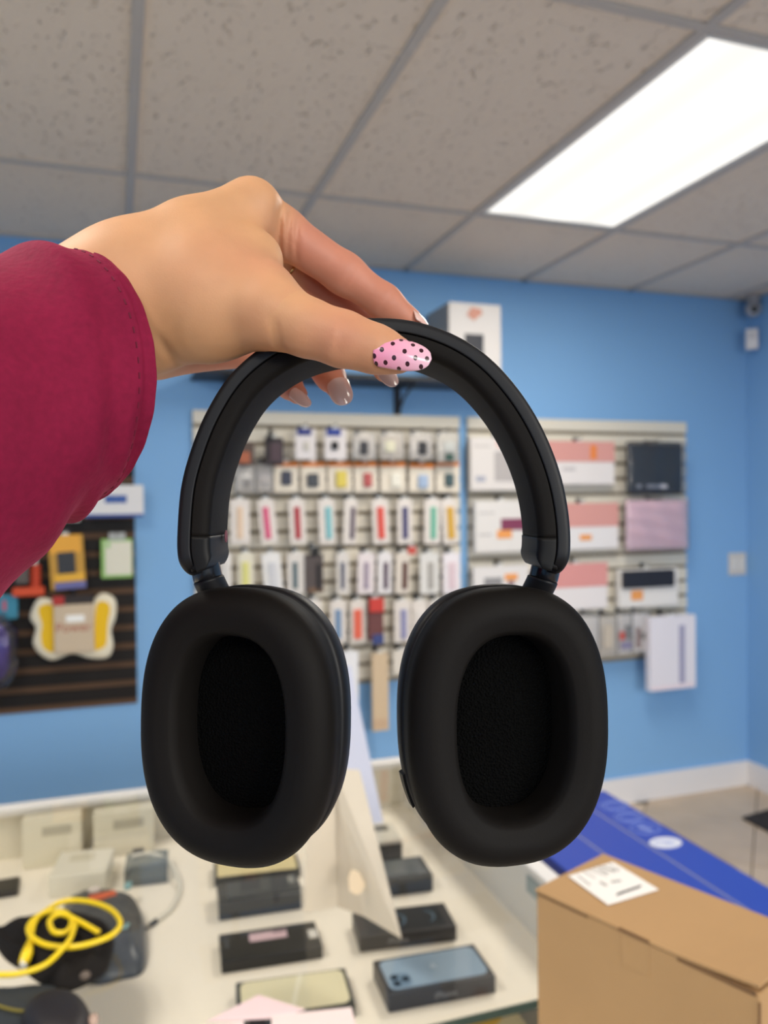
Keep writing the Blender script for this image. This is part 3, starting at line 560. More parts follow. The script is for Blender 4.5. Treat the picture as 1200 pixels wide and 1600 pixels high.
# box with two pale arcs
I = deck_box('phone_box', 'black phone box with two pale blue arcs on its lid', 'box', (562, 1489), (714, 1470), .088, DZ, .028, DARK, GP); z = DZ + .0283
for fx in (-.02, .036):
    a = np.linspace(-1.1, 1.25, 14); o_ = [(.024 * math.cos(q), .024 * math.sin(q)) for q in a] + [((.0165) * math.cos(q) + .004, .021 * math.sin(q)) for q in a[::-1]]
    top_shape('arc_picture', I, z, o_, col((92, 120, 142), .3), fx, 0)
top_shape('lid_picture', I, z - .0006, rrect(.15, .075, .01), col((34, 38, 44), .3), 0, 0)
front_text(I, 'iPhone', .014, -.02, DZ + .014, GREYT, .088)
I = deck_box('phone_box', 'slate phone box behind the one with two arcs', 'box', (592, 1404), (677, 1393), .09, DZ, .036, DARK2, GP)
on_top('lid_picture', I, DZ + .0362, .0, .0, I[2] * .8, .07, col((84, 92, 98), .3))
I = deck_box('phone_box', 'tall dark phone box with a white lid, farthest of the right column', 'box', (588, 1362), (629, 1357), .10, DZ, .056, col((70, 70, 72)), GP)
on_top('white_lid', I, DZ + .0562, 0, 0, I[2] * 1.0, .1, col((226, 222, 210)), .008, .002); on_top('lid_print', I, DZ + .0644, -.006, .02, .04, .03, col((112, 110, 104)))
# left column
I = deck_box('phone_box', 'dark box with a golden cream lid tucked under the left ear cup', 'box', (335, 1387), (470, 1371), .085, DZ, .018, DARK2, GP); on_top('cream_lid', I, DZ + .0182, 0, 0, I[2] * .93, .075, mat('cream_foil', (226, 212, 164), .35))
front_text(I, 'PRO', .010, 0, DZ + .009, col((150, 130, 90)), .085)
I = deck_box('phone_box', 'glossy slate box in front of the cream-lidded box', 'box', (342, 1440), (471, 1421), .085, DZ, .036, mat('glossy_slate', (40, 47, 56), .15, .6), GP); on_top('lid_panel', I, DZ + .0362, .01, 0, I[2] * .9, .07, col((66, 72, 78), .3)); on_top('corner_sticker', I, DZ + .0375, I[2] * .42, .01, .012, .025, col((150, 152, 150)))
I = deck_box('phone_box', 'flat black box with a pink label strip', 'box', (346, 1523), (505, 1498), .09, DZ, .022, mat('black_carton', (30, 31, 33), .3, .5), GP); z = DZ + .0222
on_top('pink_label', I, z, -.002, .016, .068, .026, mat('pink_label', (214, 186, 196), .5), .001, .0004); on_top('white_sticker', I, z, I[2] / 2 - .011, .0, .016, .028, col((214, 212, 208))); on_top('grey_print', I, z, -I[2] / 2 + .012, .01, .006, .03, col((84, 86, 90)))
on_top('label_print', I, z + .001, .018, .023, .022, .006, col((140, 116, 124)), .0005, .0001)
I = deck_box('phone_box', 'black-edged box with a cream lid, partly under the pink paper flap', 'box', (372, 1618), (556, 1590), .10, DZ, .022, col((40, 44, 42)), GP); z = DZ + .0222
top_shape('cream_lid', I, z, rrect(I[2] * .93, .09, .013), mat('cream_gloss', (226, 220, 188), .3)); top_shape('white_strip', I, z + .0008, [(-.012, -.045), (-.004, -.045), (.018, .045), (.010, .045)], col((236, 232, 210)), .0, 0, .0005)
# low box beyond the deck edge
I = deck_box('accessory_box', 'cream box with a yellow round picture below the shelf edge', 'box', tuple(at(706, 1628, z=.69)), tuple(at(824, 1603, z=.69)), .10, .5605, .13, col((228, 220, 186)), None)
g = discgeo((0, 0, 0), .04, (1.3, 0, 0), (0, 1, 0), 20); top_shape('yellow_picture', I, .5605 + .1303, [(p[0], p[1]) for p in g[0]], col((226, 190, 70)), -.01, .0)
# white display boxes along the back of the case, dark phone, white carton
for (u0, v0, u1, v1, lab) in ((36, 1266, 128, 1326, 'white carton standing at the back of the case, left one'), (146, 1262, 240, 1308, 'white carton at the back of the case near the left ear cup')):
    yb = 1.942; x0, x1, z0, z1 = pxrect(u0, v0, u1, v1, yb); z1 = min(z1, GZ - .014)
    t = empty('display_carton', ((x0 + x1) / 2, yb, DZ), lab, 'box', 'white cartons at the back of the case'); box('carton', ((x0 + x1) / 2, yb, (DZ + z1) / 2 + .0003), (x1 - x0, .04, z1 - DZ), col((232, 226, 206)), t, .002)
    box('grey_print', ((x0 + x1) / 2 + .01, yb - .0206, z1 - .03), ((x1 - x0) * .5, .001, .02), col((192, 186, 168)), t)
t = empty('loose_phone', at(8, 1400, z=DZ), 'dark phone lying on the white deck at the left edge', 'phone')
c = at(-6, 1394, z=DZ); box('body', (c[0], c[1], DZ + .0055), (.09, .075, .01), col((52, 50, 50), .3), t, .004, (0, 0, .05), 2); box('screen', (c[0], c[1], DZ + .0107), (.082, .068, .0006), col((34, 34, 36), .1), t, 0, (0, 0, .05))
I = deck_box('white_carton', 'plain white carton behind the dark clear pouch', 'box', (76, 1404), (165, 1396), .12, DZ, .045, col((232, 228, 214)), None); on_top('lid_print', I, DZ + .0452, -.005, .02, .05, .03, col((216, 210, 190)))
I = deck_box('clear_case', 'clear grey plastic case with a looped cable on it', 'case', (194, 1388), (262, 1380), .085, DZ, .038, clear_mat('smoke_plastic', (190, 198, 200), 1.3, .08, 1.5, .25, (170, 176, 180)), None); on_top('grey_tray', I, DZ + .002, 0, 0, I[2] * .85, .07, col((182, 184, 182)), .01, .002); on_top('dark_clip', I, DZ + .0384, -.02, .03, .025, .014, col((60, 56, 54)), .012, .003)
cab = spline([at(205, 1338, z=DZ + .045), at(235, 1334, z=DZ + .042), at(262, 1346, z=DZ + .03), at(281, 1382, z=DZ + .008), at(270, 1416, z=DZ + .006), at(242, 1440, z=DZ + .006)], 10)
t = empty('grey_cable', cab[-1], 'thin grey cable curving from the clear case to a small plug', 'cable'); g = tubegeo(cab, .0046, 8); mesh('cord', g[0], g[1], col((226, 223, 212)), t, True)
d_ = cab[-1] - cab[-3]; d_ /= np.linalg.norm(d_); g = tubegeo([cab[-1] - d_ * .004, cab[-1] + d_ * .014], [.005, .0045], 8); mesh('plug_body', g[0], g[1], col((52, 50, 50)), t); g = tubegeo([cab[-1] + d_ * .014, cab[-1] + d_ * .024], [.003, .003], 6); mesh('plug_tip', g[0], g[1], mat('plug_metal', (190, 180, 160), .3, metal=.8), t)
def pillow(name, pts, z, h, m, parent=None, wr=.004, rings=9):
    P = spline([at(u, v, z=z) for u, v in pts], 6, True); n = len(P); c = P.mean(0); V = []; a = np.arange(n)
    for k in range(rings):
        f = k / rings; s = math.cos(f * math.pi / 2) ** .45; hh = h * math.sin(f * math.pi / 2)
        q = c + (P - c) * s; q[:, 2] = z + .0008 + hh + wr * f * (1 - f) * 4 * np.sin(a * .45 + k) * (hh / h if h else 0); V.append(q)
    V.append([c + np.array([0, 0, h + .0008])]); Fc = loft(rings, n) + [[(rings - 1) * n + i, (rings - 1) * n + (i + 1) % n, rings * n] for i in range(n)] + [list(range(n))[::-1]]
    V = np.vstack(V)
    vol = P[:, 0] @ np.roll(P[:, 1], -1) - P[:, 1] @ np.roll(P[:, 0], -1)
    if vol < 0: Fc = [f[::-1] for f in Fc]
    return mesh(name, V, Fc, m, parent, True)
t = empty('clear_pouch', at(180, 1480, z=DZ), 'smoky grey clear pouch with an orange label under the yellow cable', 'pouch')
SM = mat('smoky_pouch', (74, 76, 80), .25, .6, noise=(30, .25))
pillow('bag', [(108, 1416), (140, 1409), (180, 1408), (212, 1420), (228, 1456), (226, 1516), (190, 1532), (140, 1538), (100, 1504), (94, 1444)], DZ, .045, SM, t)
c = at(160, 1402, z=DZ + .043); box('orange_label', c, (.052, .022, .012), col((214, 104, 70)), t, .004, (0, 0, .1), 2)
for (u, v) in ((200, 1384), (196, 1450)): box('teal_tab', at(u, v, z=DZ + .042), (.013, .022, .008), col((140, 184, 190)), t, .002, (0, 0, -.2))
c = at(148, 1390, z=DZ + .046); g = sphere(c, .011, (1.2, 1, .5), 2); mesh('white_cap', g[0], g[1], col((216, 206, 200)), t, True)
# on the glass: black pouch with the yellow cable
t = empty('black_pouch', at(100, 1530, z=GT), 'black drawstring pouch lying on the glass under the yellow cable', 'pouch')
BC = mat('black_cloth', (24, 21, 20), .85, .2, bump=(300, .3, .002), sheen=.15)
pillow('cloth_bag', [(-14, 1462), (12, 1450), (40, 1442), (66, 1432), (110, 1434), (160, 1444), (178, 1466), (174, 1498), (160, 1524), (122, 1546), (98, 1550), (66, 1540), (34, 1518), (6, 1498)], GT, .022, BC, t, .006)
g = sphere(at(133, 1524, z=GT + .02), .006, (1.3, 1, 1), 2); mesh('cord_toggle', g[0], g[1], col((96, 84, 76)), t, True)
g = tubegeo(spline([at(105, 1448, z=GT + .024), at(140, 1444, z=GT + .024), at(158, 1452, z=GT + .022), at(150, 1466, z=GT + .024)], 6), .003, 6); mesh('draw_cord', g[0], g[1], BC, t, True)
YL = mat('yellow_rubber', (232, 200, 24), .35, .5)
zc = GT + .031
lp = [(38, 1506, .028), (48, 1466, .029), (58, 1436, .030), (95, 1410, .031), (133, 1408, .033), (171, 1420, .036), (188, 1441, .037), (176, 1460, .037), (142, 1474, .036), (107, 1480, .034), (71, 1476, .033), (48, 1462, .033), (46, 1445, .033), (66, 1428, .034), (96, 1424, .034), (112, 1438, .036), (104, 1456, .037), (84, 1456, .037), (78, 1438, .038), (96, 1428, .038), (124, 1440, .036), (154, 1457, .034)]
tail = [(117, 1446, .039), (110, 1466, .040), (98, 1482, .040), (71, 1507, .034), (31, 1521, .030), (-10, 1523, .028), (-60, 1520, .025)]
t = empty('yellow_cable', at(100, 1450, z=GT + .022), 'coiled bright yellow charging cable on the black pouch', 'cable')
for nm, pl in (('cord', lp), ('cord_tail', tail)):
    g = tubegeo(spline([at(u, v, z=GT + h_) for u, v, h_ in pl], 10), .0042, 10); mesh(nm, g[0], g[1], YL, t, True)
g = tubegeo([at(47, 1472, z=GT + .029), at(42, 1490, z=GT + .028), at(38, 1502, z=GT + .027)], [.005, .0085, .008], 10); mesh('strain_relief', g[0], g[1], YL, t, True)
g = tubegeo([at(38, 1502, z=GT + .027), at(36, 1510, z=GT + .026)], [.005, .005], 8); mesh('plug_tip', g[0], g[1], mat('bright_plug', (240, 240, 236), .3), t)
# bottom left: dark folded wallet, round black case
t = empty('dark_wallet', at(40, 1580, z=GT), 'dark flat wallet case in the bottom left corner of the picture', 'case')
pillow('cover', [(-40, 1556), (20, 1548), (70, 1544), (92, 1552), (90, 1600), (60, 1640), (-40, 1640)], GT, .012, mat('dark_leather', (48, 52, 56), .5), t, .001)
g = tubegeo(spline([at(-20, 1566, z=GT + .015), at(20, 1578, z=GT + .016), at(50, 1580, z=GT + .015)], 8), .002, 6); mesh('yellow_piping', g[0], g[1], col((120, 108, 42)), t)
t = empty('round_case', at(95, 1610, z=GT), 'round black zip case cut off by the bottom edge of the picture', 'case')
pillow('shell', [(32, 1618), (40, 1590), (64, 1574), (96, 1570), (124, 1578), (142, 1598), (146, 1624), (120, 1655), (60, 1655)], GT, .034, mat('black_shell', (34, 30, 32), .5), t, .0)
c = at(146, 1594, z=GT + .02); g = sphere(c, .007, (1, 1.6, 1), 2); mesh('zip_pull', g[0], g[1], col((176, 150, 136)), t, True)
# pale pink paper flap in the bottom middle
PKP = mat('pink_paper', (226, 200, 202), .6)
def sheet(name, pts, th, m, parent=None):
    P = np.array(pts, float); nrm = np.cross(P[1] - P[0], P[2] - P[0]); nrm /= np.linalg.norm(nrm); V, Fc = extrude(P, nrm * th); return mesh(name, V, Fc, m, parent)
t = empty('paper_mailer', at(440, 1600, z=GT), 'pale pink opened paper mailer at the bottom edge', 'mailer')
sheet('back_flap', [at(322, 1597, z=GT + .012), at(430, 1592, z=GT + .012), at(478, 1578, z=GT + .016), at(404, 1555, z=GT + .02)], .0012, PKP, t)
sheet('front_panel', [at(424, 1588, z=GT + .014), at(424, 1660, z=GT + .010), at(566, 1640, z=GT + .010), at(549, 1575, z=GT + .014)], .0012, mat('pale_paper', (236, 216, 214), .6), t)
sheet('side_panel', [at(310, 1606, z=GT + .010), at(310, 1680, z=GT + .010), at(381, 1680, z=GT + .01), at(381, 1595, z=GT + .012)], .0012, mat('pale_paper', (236, 216, 214), .6), t)
box('magnet_strip', at(402, 1600, z=GT + .006), (.024, .03, .008), col((36, 34, 36), .3), t, .001)
box('tray', (at(402, 1640, z=GT + .002) * [1, 1, 0] + [0, 0, GT + .0015]), (.1, .06, .002), col((236, 220, 218)), t)
# folded cream cardboard standing on the glass, tall white board behind it
CC = mat('cream_cardboard', (218, 206, 187), .7, .2, noise=(20, .015)); CC2 = mat('cream_cardboard_shaded', (204, 191, 172), .7, .2)  # second tone is the same cardboard with the fold's shade coloured in
ztop = lambda u, v, y: at(u, v, y=y)
bl, bm_, br, bb = at(474, 1426, z=GT), at(528, 1416, z=GT), at(628, 1466, z=GT), at(569, 1431, z=GT)
t = empty('folded_card', (bb[0], bb[1], GT), 'folded cream cardboard insert with a finger hole standing on the glass', 'cardboard')
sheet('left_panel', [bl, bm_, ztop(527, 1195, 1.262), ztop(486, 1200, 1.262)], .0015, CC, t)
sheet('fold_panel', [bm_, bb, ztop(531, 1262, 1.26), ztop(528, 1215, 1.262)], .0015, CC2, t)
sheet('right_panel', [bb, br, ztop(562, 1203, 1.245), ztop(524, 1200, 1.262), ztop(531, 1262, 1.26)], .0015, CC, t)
hole = [(549, 1358), (561, 1362), (570, 1382), (566, 1394), (556, 1398), (546, 1392), (544, 1372)]
sheet('hole_tab', [at(u, v, y=1.222) for u, v in hole[::-1]], .001, mat('kraft_tab', (240, 218, 186), .7), t)
t = empty('white_board', at(570, 1285, z=GT), 'tall white board leaning behind the folded cream cardboard', 'board')
sheet('board', [at(520, 1294, z=GT), at(598, 1284, z=GT), ztop(547, 1040, 1.63), ztop(470, 1046, 1.63)], .006, mat('white_board', (206, 209, 228), .5), t)

# ------------------------------------------------------------------ cardboard box with a label
KR = mat('kraft_cardboard', (182, 145, 102), .75, .2, noise=(9, .03), bump=(60, .05, .001)); KR2 = KR; KD = mat('kraft_edge', (122, 90, 60), .9)
zt = 1.08
A, Bc, Dc = at(838, 1385, z=zt), at(1188, 1545, z=zt), at(945, 1333, z=zt)
e = Bc - A; L = np.linalg.norm(e); e /= L; nrm = np.array([-e[1], e[0], 0]); W = (Dc - A) @ nrm; ang = math.atan2(e[1], e[0]); hgt = zt - GT
t = empty('cardboard_box', A + e * L / 2 + nrm * W / 2 - [0, 0, hgt], 'brown cardboard shipping box with a white label, bottom right corner', 'box')
cc = A + e * L / 2 + nrm * W / 2
box('body', (cc[0], cc[1], GT + (hgt - .006) / 2), (L, W, hgt - .006), KR, t, .0015, (0, 0, ang))
# lid sheet slightly proud with a turned edge; its near corner lifts
lid = []
for k in range(13):
    f = k / 12; lift = .007 * max(0, (f - .62) / .38) ** 1.5
    lid.append([A + e * (L * f) + nrm * (-.002) + [0, 0, -.0025 + lift], A + e * (L * f) + nrm * (W * .5) + [0, 0, -.002 + lift * .4], A + e * (L * f) + nrm * (W + .001) + [0, 0, -.002]])
lid = np.array(lid).reshape(-1, 3); V = np.vstack([lid, lid + [0, 0, -.003]]); Fc = []; n = 39
for k in range(12):
    for j in range(2):
        q = k * 3 + j; Fc += [[q, q + 3, q + 4, q + 1], [n + q, n + q + 1, n + q + 4, n + q + 3]]
    Fc += [[k * 3, n + k * 3, n + k * 3 + 3, k * 3 + 3], [k * 3 + 2, k * 3 + 5, n + k * 3 + 5, n + k * 3 + 2]]
Fc += [[0, 1, n + 1, n], [1, 2, n + 2, n + 1], [36, n + 36, n + 37, 37], [37, n + 37, n + 38, 38]]
mesh('lid', V, Fc, KR2, t)
p = A + e * L * .50 - nrm * .0002 + [0, 0, -.024]; box('tuck_tab', p, (L * .13, .0014, .04), KR, t, .0008, (0, 0, ang)); 
p = A + e * L * .50 - nrm * .0026 + [0, 0, -.003]; box('tab_slot', p, (L * .135, .003, .0025), KD, t, 0, (0, 0, ang))
p = A + e * L * .14 - nrm * .0006 + [0, 0, -.0075]; box('lid_gap', p, (L * .27, .0015, .003), KD, t, 0, (0, 0, ang))
p = A + e * L * .835 - nrm * .0006 + [0, 0, -.007]; box('lid_gap', p, (L * .3, .0015, .005), KD, t, 0, (0, 0, ang))
p = Bc - e * .0005 - nrm * .0004 + [0, 0, -hgt / 2 - .006]; box('corner_crease', p, (.002, .002, hgt - .016), KD, t, 0, (0, 0, ang))
lc = [at(888, 1368, z=zt), at(950, 1413, z=zt), at(1029, 1389, z=zt), at(958, 1346, z=zt)]
lb = sheet('shipping_label', [q + np.array([0, 0, -.0012]) for q in lc], .0008, mat('label_paper', (240, 236, 232), .5), t); ORIGIN[lb] = ORIGIN[t]
def on_label(u0, v0, u1, v1, w, m):
    a, b = at(u0, v0, z=zt - .0002), at(u1, v1, z=zt - .0002); d = b - a; q = math.atan2(d[1], d[0]); c = (a + b) / 2; box('print_line', c, (np.linalg.norm(d), w, .0004), m, lb, 0, (0, 0, q))
GR = col((150, 146, 144)); DK = col((82, 80, 80))
for k in range(4): on_label(912 + k * 7, 1362 - k * 3.0, 930 + k * 9 + (9 if k % 2 else 0), 1372 - k * 3.6, .0016, GR)
for k in range(3): on_label(936 + k * 8, 1356 - k * 2.6, 952 + k * 8, 1365 - k * 2.4, .0018, DK if k == 1 else GR)
for k in range(14): on_label(964 + k * 2.6, 1399 - k * 0.9, 968 + k * 2.6, 1394.6 - k * 0.9 + 0, .0014 if k % 3 else .0024, DK)
on_label(938, 1378, 948, 1384, .004, GR); on_label(955, 1378, 970, 1376, .004, GR); on_label(903, 1368, 922, 1383, .002, GR)

# ------------------------------------------------------------------ long blue carton beside the case
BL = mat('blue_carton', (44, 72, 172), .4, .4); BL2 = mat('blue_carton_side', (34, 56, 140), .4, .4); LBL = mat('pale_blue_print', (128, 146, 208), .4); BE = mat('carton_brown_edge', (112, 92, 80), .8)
zb = .60; bx0, bx1 = 1.09, 1.512; by0, by1 = .7, 2.24
t = empty('long_blue_box', ((bx0 + bx1) / 2, (by0 + by1) / 2, 0), 'long royal blue carton with oval emblems standing beside the display case', 'box')
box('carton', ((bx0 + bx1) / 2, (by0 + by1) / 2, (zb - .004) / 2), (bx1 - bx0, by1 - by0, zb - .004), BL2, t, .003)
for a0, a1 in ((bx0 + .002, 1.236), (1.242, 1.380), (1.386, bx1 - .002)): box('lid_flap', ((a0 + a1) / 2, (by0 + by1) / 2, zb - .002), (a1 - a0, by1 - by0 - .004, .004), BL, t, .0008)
for a0 in (1.239, 1.383): box('flap_seam', (a0, (by0 + by1) / 2, zb - .0015), (.007, by1 - by0 - .01, .0024), mat('seam_print', (124, 128, 156), .5), t)
box('brown_edge', (bx1 + .0008, 1.80, zb - .006), (.0025, .30, .010), BE, t); box('brown_edge', (bx1 + .0008, 1.25, zb - .006), (.0025, .25, .010), BE, t)
for k, (u, v) in enumerate(((1040, 1317), (1008, 1295), (983, 1277), (960, 1259))):
    c = at(u, v, z=zb); q = np.linspace(0, 2 * np.pi, 26, endpoint=False)
    if k == 0:
        V, Fc = extrude(np.c_[c[0] + .048 * np.cos(q), c[1] + .034 * np.sin(q), np.full(26, zb + .0002)], (0, 0, .001)); em = mesh('white_emblem', V, Fc, mat('emblem_white', (214, 218, 232), .4), t); ORIGIN[em] = ORIGIN[t]
        box('emblem_print', (c[0] - .005, c[1] + .004, zb + .0014), (.05, .006, .0006), LBL, em, 0, (0, 0, -.4)); box('emblem_print', (c[0] + .008, c[1] - .008, zb + .0014), (.03, .005, .0006), LBL, em, 0, (0, 0, -.4))
    else:
        for rr_ in ((1, ) if k == 1 else (1, .7)):
            g = tubegeo(np.c_[c[0] + .046 * rr_ * np.cos(q), c[1] + .033 * rr_ * np.sin(q), np.full(26, zb + .0004)], .0018, 5, closed=True); mesh('oval_emblem', g[0], g[1], LBL, t)
        if k == 1: box('emblem_symbol', (c[0], c[1], zb + .0006), (.04, .02, .0008), LBL, t, .0003, (0, 0, -1.0))

# ------------------------------------------------------------------ headphones (built in the frame that hangs level from the hand)
def cw(P): return EYE + np.asarray(P, float) @ RR.T            # camera-aligned metres (right, down, away) -> room
def cpx(u, v, d): return np.array([(u - 600) * d / F, (v - 800) * d / F, d])
LEATHER = mat('black_leatherette', (19, 16, 14), .68, .16, bump=(900, .12, .0005)); SHELL = mat('black_matte_shell', (24, 24, 27), .5, .3)
PLAST = mat('black_plastic', (19, 18, 18), .5, .22); GLOSSP = mat('black_gloss_ring', (26, 25, 28), .22, .6)
def fabric_mat():
    m = mat('black_mesh_fabric', (9, 9, 9), .95, .05); nt = m.node_tree; b = nt.nodes['Principled BSDF']; tc = nt.nodes.new('ShaderNodeTexCoord')
    w = nt.nodes.new('ShaderNodeTexVoronoi'); w.inputs['Scale'].default_value = 1100; nt.links.new(tc.outputs['Object'], w.inputs['Vector'])
    bp = nt.nodes.new('ShaderNodeBump'); bp.inputs['Strength'].default_value = .9; bp.inputs['Distance'].default_value = .0012
    nt.links.new(w.outputs['Distance'], bp.inputs['Height']); nt.links.new(bp.outputs['Normal'], b.inputs['Normal']); return m
FAB = fabric_mat()
hp_c = cpx(585, 1345, .305)
HP = empty('headphones', cw(hp_c), 'matte black over-ear headphones held up by the hand', 'headphones')
zn, zf = .2845, .3215; zm = (zn + zf) / 2; hw = (zf - zn) / 2
outer = [(286, 905), (276, 872), (275, 830), (281, 760), (297, 700), (321, 642), (356, 587), (402, 545), (456, 516), (522, 499), (600, 495), (660, 503), (720, 526), (770, 561), (815, 612), (850, 670), (876, 735), (890, 800), (893, 860), (884, 902)]
path = spline([((u - 600) * zn / F, (v - 800) * zn / F) for u, v in outer], 8)
T = np.gradient(path, axis=0); T /= np.linalg.norm(T, axis=1)[:, None]; N = np.c_[-T[:, 1], T[:, 0]]         # points inward (towards the ears)
if (N[len(N) // 2] @ np.array([0, 1])) < 0: N = -N
seg = np.r_[0, np.cumsum(np.linalg.norm(np.diff(path, axis=0), axis=1))]; TOT = seg[-1]
def section(r0, r1, w, cr, n=6, w_in=None, cr1=None):
    """rounded rectangle: radial r0..r1 (inwards), half width w"""
    P = []
    w2 = w_in or w
    c1 = cr1 or cr
    for rc, wc, a0, c_ in ((r0 + cr, -w + cr, 180, cr), (r1 - c1, -w2 + c1, 270, c1), (r1 - c1, w2 - c1, 0, c1), (r0 + cr, w - cr, 90, cr)):
        for a in np.radians(np.linspace(a0, a0 + 90, n)): P.append((rc + c_ * math.cos(a), wc + c_ * math.sin(a)))
    return np.array(P)
def sweep(name, i0, i1, sec, m, ends=0.0, parent=HP, zc=zm, shape=None):
    V = []; k = 0; idx = np.arange(i0, i1 + 1)
    mid = sec.mean(0)
    for i in idx:
        dist = min(seg[i] - seg[i0], seg[i1] - seg[i]); s = 1.0
        if ends and dist < ends: s = math.sqrt(max(.02, 1 - (1 - dist / ends) ** 2)) * .55 + .45
        q = mid + (sec - mid) * np.array([s, s])
        if shape is not None: q = shape(q, i)
        P3 = np.c_[path[i][0] + N[i][0] * q[:, 0], path[i][1] + N[i][1] * q[:, 0], zc + q[:, 1]]; V.append(P3)
    n = len(sec); Fc = loft(len(idx), n) + [list(range(n))[::-1], list(range((len(idx) - 1) * n, len(idx) * n))]
    return mesh(name, cw(np.vstack(V)), Fc, m, parent, True)
nP = len(path); iA = int(np.argmin(np.abs(seg - .0155))); iB = int(np.argmin(np.abs(seg - (TOT - .0155))))
sweep('band_cover', 0, nP - 1, section(0, .0050, hw, .0022, cr1=.0005), SHELL, .008)
sweep('band_cushion', iA, iB, section(.0053, .0118, hw - .0003, .0005, cr1=.0034), LEATHER, .0)
core = section(.003, .0095, hw - .0022, .001); sweep('band_core', 2, nP - 3, core, PLAST)
def taper(q, i):
    dist = min(seg[i], TOT - seg[i]); q = q.copy(); lim = .0056 + .0066 * math.sqrt(max(0, 1 - (1 - min(1, dist / .0075)) ** 2)); q[:, 0] = np.minimum(q[:, 0], lim); return q
sweep('slider_housing', 1, iA - 0, section(.0053, .0120, hw - .0004, .0004, cr1=.0026), PLAST, 0, shape=taper); sweep('slider_housing', iB, nP - 2, section(.0053, .0120, hw - .0004, .0004, cr1=.0026), PLAST, 0, shape=taper)
mk = cpx(353.2, 838, .309); g = sphere(mk, .0016, (.35, 1.6, 1.4), 2); mesh('side_mark', cw(g[0]), g[1], mat('red_mark', (120, 70, 78), .6), HP)
def arm(pts, ring_at):
    P = np.array([cpx(*p) for p in pts]); P = spline(P, 6); T = np.gradient(P, axis=0); T /= np.linalg.norm(T, axis=1)[:, None]
    V = []; a = np.linspace(0, 2 * np.pi, 20, endpoint=False)
    for i in range(len(P)):
        A_ = np.array([-T[i][1], T[i][0], 0]); A_ /= np.linalg.norm(A_); B_ = np.array([0, 0, 1.0]); V.append(P[i] + .0058 * np.cos(a)[:, None] * A_ + .0075 * np.sin(a)[:, None] * B_)
    n = 20; k = len(P); mesh('yoke_arm', cw(np.vstack(V[ring_at:])), loft(k - ring_at, n) + [list(range(n))[::-1], list(range((k - ring_at - 1) * n, (k - ring_at) * n))], SHELL, HP, True)
    R_ = [P[i] + (V[i] - P[i]) * .95 for i in range(ring_at + 1)]; mesh('slider_ring', cw(np.vstack(R_)), loft(len(R_), n) + [list(range(n))[::-1], list(range((len(R_) - 1) * n, len(R_) * n))], GLOSSP, HP, True)
arm([(318, 874, .304), (322, 890, .305), (326, 905, .306), (338, 930, .309), (354, 962, .312)], 12)
arm([(856, 874, .304), (852, 890, .305), (848, 905, .306), (837, 928, .309), (822, 960, .312)], 12)
def supere(a, b, n=96, p=2.45):
    t_ = np.linspace(0, 2 * np.pi, n, endpoint=False); c_, s_ = np.cos(t_), np.sin(t_)
    return np.c_[np.sign(c_) * np.abs(c_) ** (2 / p) * a, np.sign(s_) * np.abs(s_) ** (2 / p) * b]
